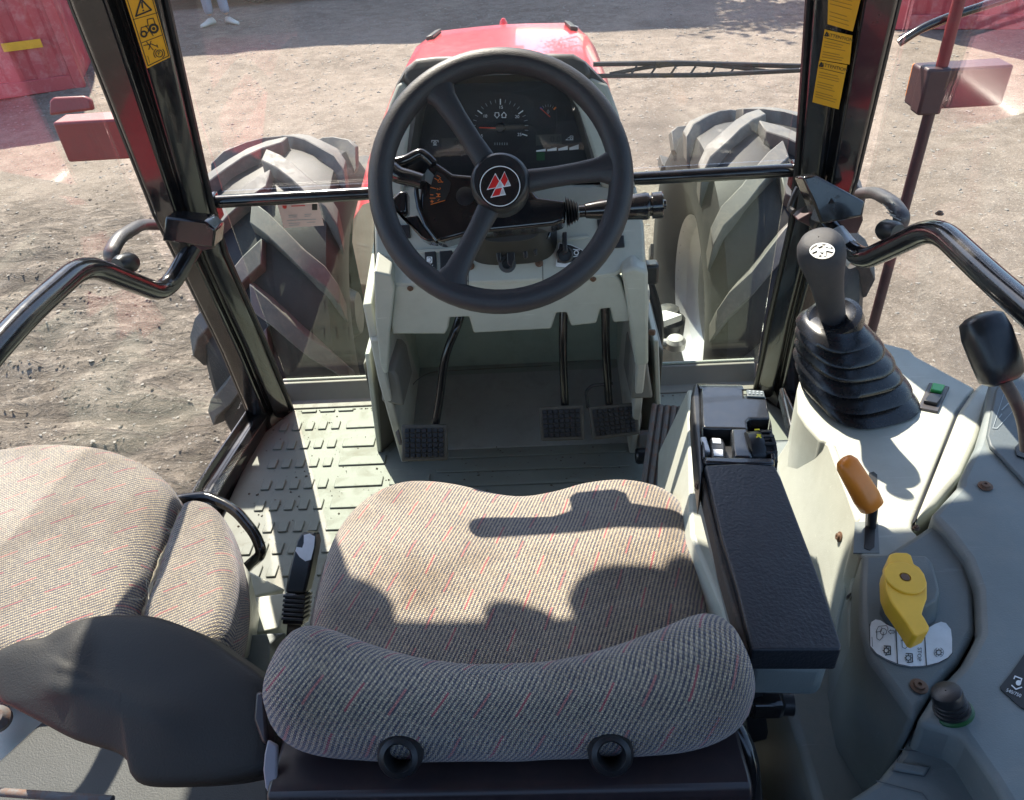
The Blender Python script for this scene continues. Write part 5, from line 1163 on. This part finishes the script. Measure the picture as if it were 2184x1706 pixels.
# top deck in pieces round the two wells
dk = []
L_ = 0
deck = plate('control_pod', [c6(*p) for p in ((206, 740), (300, 730), (470, 745), (476, 800), (612, 806), (632, 925), (510, 925), (490, 945), (498, 990), (392, 986), (240, 984), (216, 975))], PP, .06, 'pod_black', arm, bev=.006, seg=3)
plate('pod_bridge', [c6(*p) for p in ((392, 984), (500, 984), (515, 1100), (530, 1165), (410, 1162), (400, 1100))], PP, .06, 'pod_black', arm, lift=-.0003, bev=.004, seg=3)
plate('pod_rear', [c6(*p) for p in ((222, 1160), (660, 1166), (662, 1206), (450, 1208), (232, 1196))], PP, .06, 'pod_black', arm, lift=.0006, bev=.004, seg=3)
plate('pod_side', [c6(*p) for p in ((212, 978), (226, 980), (236, 1164), (220, 1164))], PP, .06, 'pod_black', arm, lift=-.0006, bev=.002)
plate('pod_side', [c6(*p) for p in ((632, 922), (642, 960), (664, 1168), (640, 1168), (636, 980))], PP, .06, 'pod_black', arm, lift=-.0006, bev=.002)
plate('pod_floor', [c6(*p) for p in ((206, 900), (620, 900), (655, 1200), (225, 1200))], PP, .03, 'black_plastic', arm, lift=-.022, bev=.002)
# curved nose and tall left cheek
A0, A1 = PP.at(*c6(206, 744)), PP.at(*c6(472, 748)); rr = []
for k in range(9):
    a = math.radians(90*k/8); d = Vector((0, .045*math.sin(a), -.055*(1-math.cos(a))-.0*a)); rr.append([A0+d, A1+d, A1+d*.6+Vector((0, -.0, -.06)), A0+d*.6+Vector((0, 0, -.06))])
loft('pod_nose', rr, 'pod_black', arm, smooth=50)
A0, A1 = PP.at(*c6(478, 806)), PP.at(*c6(608, 806)); rr = []
for k in range(7):
    a = math.radians(90*k/6); d = Vector((0, .04*math.sin(a), -.05*(1-math.cos(a)))); rr.append([A0+d, A1+d, A1+d*.6+Vector((0, 0, -.05)), A0+d*.6+Vector((0, 0, -.05))])
loft('keypad_nose', rr, 'pod_black', arm, smooth=50)
plate('pod_cheek', [c6(*p) for p in ((152, 760), (165, 705), (195, 682), (212, 740), (222, 1000), (232, 1200), (205, 1330), (178, 1100), (160, 900))], PP, .05, 'black_plastic', arm, lift=-.004, bev=.006, seg=3)
kd = plate('keypad', [c6(*p) for p in ((486, 760), (592, 768), (600, 806), (490, 800))], PP, .003, 'pod_grey', arm, lift=.003, bev=.001)
for r_ in range(2):
    for k in range(4): plate('key', [c6(*p) for p in rrect(505+24*k, 775+12*r_+k*1.5, 12, 7, 2)], PP, .001, 'decal_white' if False else 'print_grey', kd, lift=.0045)
bb = plate('rocker_body', [c6(*p) for p in ((262, 1022), (345, 1024), (362, 1060), (362, 1160), (275, 1152))], PP, .014, 'black_plastic', arm, lift=-.006, bev=.003)
plate('rocker_cap', [c6(*p) for p in ((278, 1028), (330, 1032), (334, 1060), (284, 1058))], PP, .001, 'decal_white', bb, lift=-.0048); plate('rocker_cap', [c6(*p) for p in ((285, 1096), (344, 1100), (346, 1138), (292, 1136))], PP, .001, 'decal_white', bb, lift=-.0048)
box('side_button', PP.at(*c6(236, 1075), -.008), (.008, .03, .014), 'silver', arm, .002)
wc = PP.at(*c6(568, 1070), -.020); tw = lathe('thumb_wheel', [(.022, -.016), (.030, -.015), (.031, .0), (.030, .003), (.026, .004), (.026, .012), (.030, .013), (.030, .017), (.022, .018)], wc, (1, 0, 0), 'rubber', arm, 36)
for k in range(16):
    a = k*math.pi/8; box('grip_rib', wc+Vector((.010, .030*math.cos(a), .030*math.sin(a))), (.014, .004, .004), 'rubber', tw, .001, rot=Matrix.Rotation(a, 3, 'X'))
PT = Plane(wc+Vector((0, -.006, .0312)), (0, -.25, 1))
strokes('wheel_print', [[c6(538, 1000), c6(556, 1000)], [c6(530, 1018), c6(545, 1010)], [c6(548, 1045), c6(572, 1032), c6(552, 1030), c6(575, 1048)]], PT, 2.4, 'print_yellow', tw, .001) if False else None
solid('print_yellow', (.8, .65, .02), .5)
strokes('wheel_print', [[c6(538, 1000), c6(564, 998)], [c6(548, 1045), c6(572, 1032), c6(552, 1030), c6(575, 1048)]], PT, 3, 'print_yellow', tw, .0015)
screw(PP.at(*c6(202, 1262), -.02), (-1, -.2, .2), arm, .004)
# underside hinge and adjuster below the rear end
tube('hinge_bar', [at(1600, 1500, z=.47), at(1640, 1498, z=.47), at(1690, 1500, z=.47)], .014, 'black_plastic', arm, rad=0); box('hinge_block', at(1630, 1492, z=.48), (.04, .035, .03), 'black_gloss', arm, .006)
prism('hinge_arm', [at(1590, 1470, z=.52), at(1625, 1460, z=.52), at(1640, 1560, z=.40), at(1600, 1570, z=.40)], (0, 0, -.02), 'black_plastic', arm, .004)

# ============================================================ RIGHT CONSOLE
con = thing('side_console', (.55, .7, .3), 'sage and grey moulded side console right of the driver seat', 'console')
ZT = .53; PT0 = Plane((0, 0, ZT), (0, 0, 1)); PTa = Plane((.5, .8, ZT), (0, .05, 1))
def cpoly(*a): return [c6(p[1], p[2]) if p[0] == 6 else c9(p[1], p[2]) for p in a]
topA = cpoly((6, 812, 690), (6, 850, 640), (6, 1000, 560), (6, 1200, 430), (6, 1490, 505), (6, 1525, 545), (6, 1700, 640), (6, 1890, 742), (6, 1845, 795), (6, 1775, 890), (6, 1700, 1080), (6, 1505, 1560), (6, 1500, 1600), (6, 1560, 1660), (9, 1400, 160), (9, 1190, 150), (9, 1130, 60), (6, 1165, 1545), (6, 1100, 1370), (6, 985, 1075), (6, 940, 1062), (6, 850, 960), (6, 800, 880), (6, 798, 740))
plate('shift_deck', topA, PTa, .20, 'sage', con, bev=.008, seg=3)
plate('raised_rim', cpoly((6, 1528, 548), (6, 1545, 545), (6, 1900, 742), (6, 1850, 792), (6, 1770, 890), (6, 1745, 900), (6, 1640, 1120), (6, 1500, 1500), (6, 1420, 1400), (6, 1500, 1000), (6, 1530, 700)), PTa, .01, 'sage', con, lift=.004, bev=.003) if False else None
# inner flank facing the seat
fa = PTa.at(*c6(985, 1075)); fb = PTa.at(*c6(1165, 1545)); PFk = Plane(fa+Vector((-.002, 0, 0)), (fb-fa).cross(Vector((.22, 0, 1))))
plate('inner_flank', cpoly((6, 818, 945), (6, 880, 985), (6, 990, 1085), (6, 1100, 1375), (6, 1160, 1545), (9, 1140, 70), (9, 1095, 300), (9, 1040, 540), (9, 1030, 700), (9, 900, 900), (9, 560, 900), (6, 560, 1500), (6, 600, 1240), (6, 665, 1175)), PFk, .012, 'sage_light', con, bev=.004) if False else None
plate('inner_flank', cpoly((6, 818, 945), (6, 880, 985), (6, 990, 1085), (6, 1100, 1375), (6, 1160, 1545), (9, 1140, 70), (9, 1095, 300), (9, 1040, 540), (9, 1030, 700), (9, 900, 900), (9, 560, 900), (6, 560, 1500), (6, 600, 1240), (6, 665, 1175)), PFk, .012, 'sage', con, bev=.004)
for p in (c6(812, 1030), c9(1060, 22)): screw(PFk.at(*p, .0005), PFk.n, con, .005)
plate('deck_groove', cpoly((6, 1846, 790), (6, 1852, 798), (6, 1780, 895), (6, 1706, 1085), (6, 1515, 1562), (6, 1580, 1505), (6, 1575, 1512), (6, 1502, 1572), (6, 1500, 1560), (6, 1698, 1080), (6, 1772, 886)), PTa, .002, 'decal_black', con, lift=.0012)
plate('outer_bevel', cpoly((6, 1856, 792), (6, 1900, 745), (6, 1990, 705), (6, 1975, 830), (6, 1890, 1090), (6, 1795, 1300), (6, 1645, 1478), (6, 1520, 1560), (6, 1710, 1085), (6, 1785, 895)), PTa, .18, 'sage', con, lift=.010, bev=.008, seg=3)
PC3 = Plane((.6, .7, ZT+.035), (-.06, .02, 1))
plate('outer_panel', cpoly((6, 1975, 690), (6, 2500, 540), (9, 2600, 1300), (9, 2300, 2000), (9, 1990, 1500), (9, 1800, 1222), (9, 1524, 1150), (9, 1645, 955), (9, 1808, 785), (9, 1908, 600), (9, 1898, 330), (9, 1835, 150), (9, 1715, -10), (6, 1610, 1512), (6, 1650, 1472), (6, 1790, 1320), (6, 1790, 1290), (6, 1890, 1080), (6, 1950, 880)), PC3, .2, 'console_grey', con, bev=.009, seg=3)
PB3 = Plane((.5, .55, ZT+.022), (.02, .03, 1))
plate('selector_housing', cpoly((9, 1192, 122), (9, 1350, 116), (9, 1500, 20), (9, 1620, -60), (9, 1700, -10), (9, 1822, 150), (9, 1884, 330), (9, 1892, 600), (9, 1793, 778), (9, 1633, 946), (9, 1516, 1142), (9, 1380, 950), (9, 1240, 760), (9, 1184, 560), (9, 1180, 330)), PB3, .05, 'pod_grey2', con, bev=.008, seg=3) if False else None
solid('housing_grey', (.125, .148, .15), .5, scr=.3, grain=.4, gscale=600, dirt=.12, dcol=(.3, .29, .26))
plate('selector_housing', cpoly((9, 1192, 122), (9, 1350, 116), (9, 1500, 20), (9, 1620, -60), (9, 1700, -10), (9, 1822, 150), (9, 1884, 330), (9, 1892, 600), (9, 1793, 778), (9, 1633, 946), (9, 1516, 1142), (9, 1380, 950), (9, 1240, 760), (9, 1184, 560), (9, 1180, 330)), PB3, .32, 'housing_grey', con, bev=.008, seg=3)
plate('housing_step', cpoly((9, 1110, 400), (9, 1140, 240), (9, 1190, 130), (9, 1500, 500), (9, 1500, 1100), (9, 1430, 1150), (9, 1290, 1010), (9, 1165, 850), (9, 1108, 600)), Plane(PB3.p-Vector((0, 0, .05)), PB3.n), .3, 'console_grey', con, bev=.008, seg=3)
plate('housing_notch', cpoly((9, 1100, 380), (9, 1126, 360), (9, 1128, 372), (9, 1104, 396)), Plane(PB3.p-Vector((0, 0, .048)), PB3.n), .004, 'decal_black', con)
# lower rear panel with recessed lines
PD3 = Plane((.5, .35, ZT-.02), (-.05, -.05, 1))
plate('rear_panel', cpoly((9, 1518, 1166), (9, 1790, 1232), (9, 1900, 1360), (9, 2300, 1900), (9, 700, 2100), (9, 1090, 1640), (9, 1290, 1510), (9, 1440, 1330)), PD3, .3, 'console_grey', con, bev=.006, seg=3)
for q in (((1425, 1322), (1715, 1358), (1840, 1560), (1900, 1660)), ((1375, 1455), (1575, 1490), (1610, 1430)), ((1280, 1515), (1560, 1590), (1600, 1640)), ((1380, 1440), (1440, 1340))):
    strokes('panel_groove', [[c9(*p) for p in q]], PD3, 2.2, 'pod_grey', con, .0012)
plate('raised_pad', cpoly((9, 1385, 1400), (9, 1605, 1432), (9, 1570, 1488), (9, 1380, 1452)), PD3, .004, 'console_grey', con, lift=.004, bev=.002)
for p, pl in ((c9(1540, 940), PB3), (c9(1610, 1245), PD3), (c6(1945, 1345), PC3), (c6(2152, 676), PC3), (c6(2150, 1232), PC3)): screw(pl.at(*p, .001), pl.n, con, .006)
screw(PB3.at(*c6(1522, 1600), .0), PB3.n, con, .003)
# lower body and floor-side bulk below the console
prism('lower_body', [(.40, 1.06, .02), (.74, 1.06, .02), (.76, .1, .02), (.36, .1, .02), (.36, .75, .02)], (0, 0, .36), 'console_grey', con, .01)
plate('lever_plate', cpoly((6, 2002, 770), (6, 2060, 690), (6, 2300, 640), (6, 2500, 1500), (6, 2184, 1345), (6, 1965, 1110), (6, 1948, 1050), (6, 1970, 930)), PC3, .006, 'pod_grey', con, lift=.006, bev=.003)
strokes('plate_outline', [[c6(*p) for p in ((2130, 760), (2080, 720), (1985, 1010), (2010, 1012), (2060, 960), (2130, 880))]], PC3, 1.2, 'print_grey', con, .0075)
strokes('speed_icons', [[c6(2085, 815), c6(2100, 840)], [c6(2100, 808), c6(2085, 845)], [c6(2040, 900), c6(2080, 860)], [c6(2025, 945), c6(2040, 925)]], PC3, 2.2, 'print_grey', con, .0075)
plate('lever_slot', cpoly((6, 2120, 1130), (6, 2184, 1060), (6, 2300, 1060), (6, 2300, 1230), (6, 2184, 1200), (6, 2130, 1180)), PC3, .002, 'decal_black', con, lift=.0085)
dl2 = plate('speed_decal', cpoly((9, 2108, 850), (9, 2184, 740), (9, 2300, 760), (9, 2300, 1100), (9, 2184, 1080), (9, 2150, 1060), (9, 2042, 960), (9, 2036, 940)), PC3, .001, 'decal_black', con, lift=.0015)
text('speed_text', '540/750', PC3, *c9(2116, 985), 7.4, 'decal_white', dl2, lift=.0028, rot=-23)
strokes('shaft_icon', [[c9(2118, 898), c9(2124, 882), c9(2165, 898), c9(2160, 915)], [c9(2104, 938), c9(2130, 962), c9(2165, 950)]], PC3, 2.6, 'decal_white', dl2, .0028); plate('shaft_icon', [c9(*p) for p in circ(2146, 922, 17, 10)], PC3, .0003, 'decal_white', dl2, lift=.0026)
plate('lever_guide', cpoly((6, 1235, 1265), (6, 1262, 1256), (6, 1286, 1275), (9, 1268, 88), (9, 1240, 108), (9, 1206, 95), (6, 1215, 1500)), PTa, .002, 'decal_black', con, lift=.0015)
plate('guide_well', cpoly((6, 1150, 1560), (6, 1290, 1560), (9, 1300, 122), (9, 1140, 122)), PTa, .002, 'console_grey', con, lift=.0008)
# green rocker
sw_ = plate('switch_bezel', cpoly((6, 1602, 718), (6, 1726, 742), (6, 1656, 898), (6, 1530, 872)), PTa, .006, 'handle_grey', con, lift=.004, bev=.0015)
plate('switch_key', cpoly((6, 1600, 800), (6, 1680, 812), (6, 1645, 866), (6, 1562, 848)), PTa, .006, 'black_plastic', sw_, lift=.010, bev=.0015); plate('green_lens', cpoly((6, 1616, 744), (6, 1692, 758), (6, 1670, 800), (6, 1602, 786)), PTa, .006, 'switch_green', sw_, lift=.012, bev=.0015)

# PTO selector with yellow handle
pto = thing('selector_handle', PB3.at(*c9(1460, 300)), 'yellow pivoting selector handle on a grey boss above a white pictogram decal', 'selector')
bo = [c9(*p) for p in ((1345, 205), (1400, 190), (1560, 195), (1605, 240), (1640, 360), (1662, 470), (1640, 540), (1560, 585), (1430, 592), (1340, 555), (1300, 490), (1305, 430), (1330, 330))]
cO = PB3.at(*c9(1480, 400)); bR = [PB3.at(*p) for p in bo]
loft('boss', [[p for p in bR], [p+Vector((0, 0, .006)) for p in sc(bR, cO, .98)], [p+Vector((0, 0, .028)) for p in sc(bR, cO, .80)], [p+Vector((0, 0, .030)) for p in sc(bR, cO, .74)]], 'pod_grey', pto, (False, True), bev=.003)
PYk = Plane(PB3.p+Vector((0, 0, .052)), (.03, -.05, 1))
yk = [c9(*p) for p in ((1352, 150), (1365, 125), (1400, 114), (1470, 116), (1496, 132), (1512, 185), (1545, 205), (1575, 245), (1592, 300), (1592, 395), (1572, 450), (1560, 490), (1580, 520), (1606, 568), (1604, 592), (1530, 628), (1508, 620), (1465, 550), (1420, 485), (1370, 415), (1340, 340), (1334, 230), (1340, 200), (1354, 185))]
plate('handle', yk, PYk, .024, 'yellow_knob', pto, bev=.006, seg=4)
lathe('cap', [(.0215, 0), (.0215, .0014), (.0205, .0022), (.006, .0026), (.0055, -.004), (.001, -.004)], PYk.at(*c9(1454, 275)), PYk.n, 'yellow_knob', pto, 40, caps=(True, False)); lathe('cap_hole', [(.0048, .0026), (.0044, .0032), (.001, .0033)], PYk.at(*c9(1454, 275)), PYk.n, 'rusty_screw', pto, 16)
dw = plate('decal', [c9(*p) for p in ((1240, 580), (1250, 545), (1275, 530), (1305, 535), (1340, 560), (1398, 588), (1460, 600), (1530, 600), (1600, 580), (1640, 556), (1675, 544), (1705, 552), (1735, 590), (1742, 650), (1742, 735), (1715, 765), (1660, 795), (1580, 815), (1490, 820), (1415, 805), (1340, 775), (1280, 740), (1243, 695))], PB3, .0008, 'decal_white', pto, lift=.0012)
lw = .0019
strokes('decal_line', [[c9(1398, 590), c9(1408, 805)], [c9(1572, 600), c9(1585, 815)]], PB3, 2.2, 'decal_black', dw, lw)
strokes('decal_edge', [[c9(*p) for p in ((1238, 560), (1240, 695), (1280, 742), (1340, 777), (1415, 807), (1490, 822), (1580, 817), (1660, 797), (1717, 767), (1745, 735))]], PB3, 1.6, 'decal_black', dw, lw)
def selicon(dx, dy): strokes('handle_icon', [[c9(x+dx, y+dy) for x, y in q] for q in (((1280, 600), (1292, 575), (1340, 570), (1350, 585), (1348, 600)), ((1275, 610), (1310, 605), (1312, 580)), ((1280, 600), (1282, 650), (1300, 660), (1318, 640), (1322, 612)), ((1352, 608), (1366, 596), (1366, 602), (1388, 602), (1388, 616), (1366, 616), (1366, 622), (1352, 608)))]+[[c9(x+dx, y+dy) for x, y in circ(1322, 608, 20, 10)]], PB3, 1.1, 'decal_black', dw, lw)
selicon(0, 0); selicon(155, 52)
for x, y in ((1340, 722), (1474, 768), (1660, 734)):
    strokes('gear_icon', [[c9(*p) for p in circ(x, y, 15, 9)]]+[[c9(x+16*math.cos(a), y-16*math.sin(a)), c9(x+22*math.cos(a), y-22*math.sin(a))] for a in [k*math.pi/4 for k in range(8)]], PB3, 1.7, 'decal_black', dw, lw)
    if x < 1600: strokes('bracket_icon', [[c9(x-14, y-28), c9(x+24, y-26), c9(x+26, y+24), c9(x-6, y+28)]], PB3, 2, 'decal_black', dw, lw)
    else: strokes('bracket_icon', [[c9(*p) for p in circ(x, y, 29, 7, a0=110, a1=250)], [c9(*p) for p in circ(x, y, 29, 7, a0=-70, a1=70)]], PB3, .9, 'decal_black', dw, lw)
text('stop_text', 'STOP', PB3, *c9(1541, 745), 8.6, 'decal_black', dw, lift=lw, rot=-92)
strokes('fine_print', [[c9(1252, 640), c9(1255, 698)]], PB3, 1, 'decal_black', dw, lw)
# round knob
rk = thing('rotary_knob', PC3.at(*c9(1750, 1110)), 'black ribbed rotary knob with a green collar on the console', 'knob')
kb = PC3.at(*c9(1750, 1095)); kt = PC3.at(*c9(1750, 1095)) + (PC3.n+Vector((-.35, .3, 0))).normalized()*.05; ka = (kt-kb).normalized(); KS = .62
lathe('collar', [(a*KS, b*KS) for a, b in [(.031, 0), (.031, .003), (.027, .006), (.027, .0)]], kb, ka, 'collar_green', rk, 36)
lathe('grip', [(a*KS*1.05, b*KS) for a, b in [(.0255, 0), (.0265, .006), (.0265, .011), (.0235, .012), (.0245, .018), (.0225, .019), (.0235, .026), (.0215, .027), (.0225, .040), (.0215, .045), (.018, .047), (.001, .0475)]], kb, ka, 'black_plastic', rk, 36, caps=(True, False))
# orange hand throttle
ot = thing('hand_throttle', PTa.at(*c6(1250, 1480)), 'orange-handled lever in a slot of the sage console', 'lever')
o0, o1 = at(*c6(1082, 1172), y=.735), at(*c6(1262, 1480), z=.56); d_ = (o1-o0); rings = []; 
wv = Vector((.9, .35, 0)).normalized()
for f, w, h in ((0, .005, .004), (.03, .011, .008), (.12, .0145, .0115), (.4, .0155, .013), (.75, .017, .014), (.95, .0155, .013), (1, .009, .007)):
    ww = (wv-d_.normalized()*wv.dot(d_.normalized())).normalized(); hh_ = ww.cross(d_.normalized())
    rings.append([o0+d_*f+ww*w*math.copysign(abs(math.cos(b))**.8, math.cos(b))+hh_*h*math.copysign(abs(math.sin(b))**.8, math.sin(b)) for b in [k*math.pi/10 for k in range(20)]])
loft('handle', rings, 'orange_knob', ot, smooth=60); tube('stem', [o1, o1+Vector((.0, -.02, -.06))], .006, 'black_plastic', ot, rad=0)
# black auxiliary lever
bl = thing('spool_lever', at(*c6(2150, 1000), x=.66), 'black paddle-shaped lever on a brown rod at the right edge', 'lever')
b0, b1 = at(*c6(1920, 320), x=.60), at(*c6(2055, 680), x=.625); d_ = b1-b0; wv = RT; rings = []
for f, w, h in ((-.09, .010, .006), (-.06, .021, .012), (0, .030, .018), (.25, .034, .021), (.7, .033, .021), (.97, .032, .019), (1.06, .022, .012)):
    ww = (wv-d_.normalized()*wv.dot(d_.normalized())).normalized(); hh_ = ww.cross(d_.normalized())
    rings.append([b0+d_*f+ww*w*.8*math.copysign(abs(math.cos(b))**.7, math.cos(b))+hh_*h*math.copysign(abs(math.sin(b))**.7, math.sin(b)) for b in [k*math.pi/12 for k in range(24)]])
loft('grip', rings, 'black_plastic', bl, smooth=60)
tube('rod', [b1, at(*c6(2135, 820), x=.64), at(*c6(2184, 960), x=.66), at(*c6(2200, 1120), x=.67)], .0075, 'rusty_rod', bl, rad=.04) if False else None
solid('brown_rod', (.09, .05, .045), .45, dirt=.4)
tube('rod', [b1, at(*c6(2135, 820), x=.64), at(*c6(2184, 960), x=.66), at(*c6(2200, 1120), x=.67)], .0075, 'brown_rod', bl, rad=.04)

# gear lever: grip and pleated boot
def cg_(x, y): return (1677.8+.2832*x, 483.4+.2832*y)
gl = thing('gear_lever', PTa.at(*cg_(540, 1200)), 'gear lever with dark grey grip above a tall pleated black rubber boot', 'gear lever')
base = PTa.at(*cg_(548, 1262)); neck = at(*cg_(352, 700), y=base.y+.025); top = at(*cg_(262, 200), y=base.y+.005)
NR = 6; rings = []
for k in range(NR*6+1):
    f = k/(NR*6); ph = (k % 6)/6; fold = .5-.5*math.cos(2*math.pi*ph)   # 0 in the valley, 1 on the ridge
    s_ = (.077*(1-f)**.9+.047*f**.7)*(.80+.20*fold**.75) if k else .080
    c = base.lerp(neck, f**.93) + Vector((.0015*math.sin(k*.7), .0015*math.cos(k*.9), -.005*fold))
    R = []
    for q in range(56):
        b = 2*math.pi*q/56; n_ = 2.5+.7*(1-f); r_ = s_/(abs(math.cos(b))**n_+abs(math.sin(b))**n_)**(1/n_); a = b+math.radians(14)
        R.append(c+Vector((math.cos(a)*r_, math.sin(a)*r_*1.16, .0012*math.sin(2*b+k*.3))))
    rings.append(R)
loft('boot', rings, 'boot_rubber', gl, smooth=75)
lathe('boot_top', [(.040, -.02), (.044, -.006), (.042, .008), (.034, .012), (.024, .006)], neck, top-neck, 'boot_rubber', gl, 32)
axv = (top-neck); L2 = axv.length
lathe('grip', [(.0175, -.02), (.0185, .0), (.0195, L2*.2), (.0215, L2*.42), (.0245, L2*.62), (.0295, L2*.82), (.0325, L2*.94), (.0328, L2*1.02), (.031, L2*1.12), (.0255, L2*1.19), (.018, L2*1.22), (.001, L2*1.225)], neck, axv, 'grip_grey', gl, 44, smooth=80, caps=(True, False))
PGt = Plane(neck+axv*1.225, axv); gt = [cg_(*p) for p in circ(268, 185, 92, 24, ry=56)]
gi = plate('grip_inlay', gt, PGt, .002, 'decal_black', gl, lift=-.0005)
strokes('bolt_pattern', [[cg_(195, 190), cg_(230, 175), cg_(268, 190), cg_(300, 175), cg_(345, 185)], [cg_(235, 175), cg_(250, 215)], [cg_(290, 185), cg_(285, 222)], [cg_(240, 150), cg_(262, 140)], [cg_(300, 145), cg_(330, 160)]], PGt, 5, 'print_grey', gi, .0012)
strokes('inlay_ring', [gt], PGt, 2, 'print_grey', gi, .0012)
plate('lever_mount', cpoly((6, 690, 735), (6, 720, 730), (6, 800, 905), (6, 760, 1010)), Plane((.45, 1.0, .35), (0, 0, 1)), .03, 'black_gloss', con, bev=.006)

# ------------------------------------------------------------ what is bolted to the tractor becomes a part of it
bpy.context.view_layer.update()
for root in [o for o in COL.objects if o.parent is None and o.type == 'EMPTY' and o.name.split('.')[0] in ('front_wheel', 'front_axle', 'bonnet', 'rear_mudguard', 'grab_rail', 'door_handle', 'side_lamp', 'mirror_rod', 'windscreen_wiper')]:
    nm = root.name.split('.')[0]; kids = list(root.children); W_ = {k: k.matrix_world.copy() for k in kids}
    main = kids[0]; root.name = 'old'; main.parent = cab; main.matrix_parent_inverse = Matrix.Identity(4); main.matrix_basis = cab.matrix_world.inverted() @ W_[main]
    for k in kids[1:]:
        k.parent = main; k.matrix_parent_inverse = Matrix.Identity(4); k.matrix_basis = W_[main].inverted() @ W_[k]
    bpy.data.objects.remove(root); main.name = nm
bpy.context.view_layer.update()
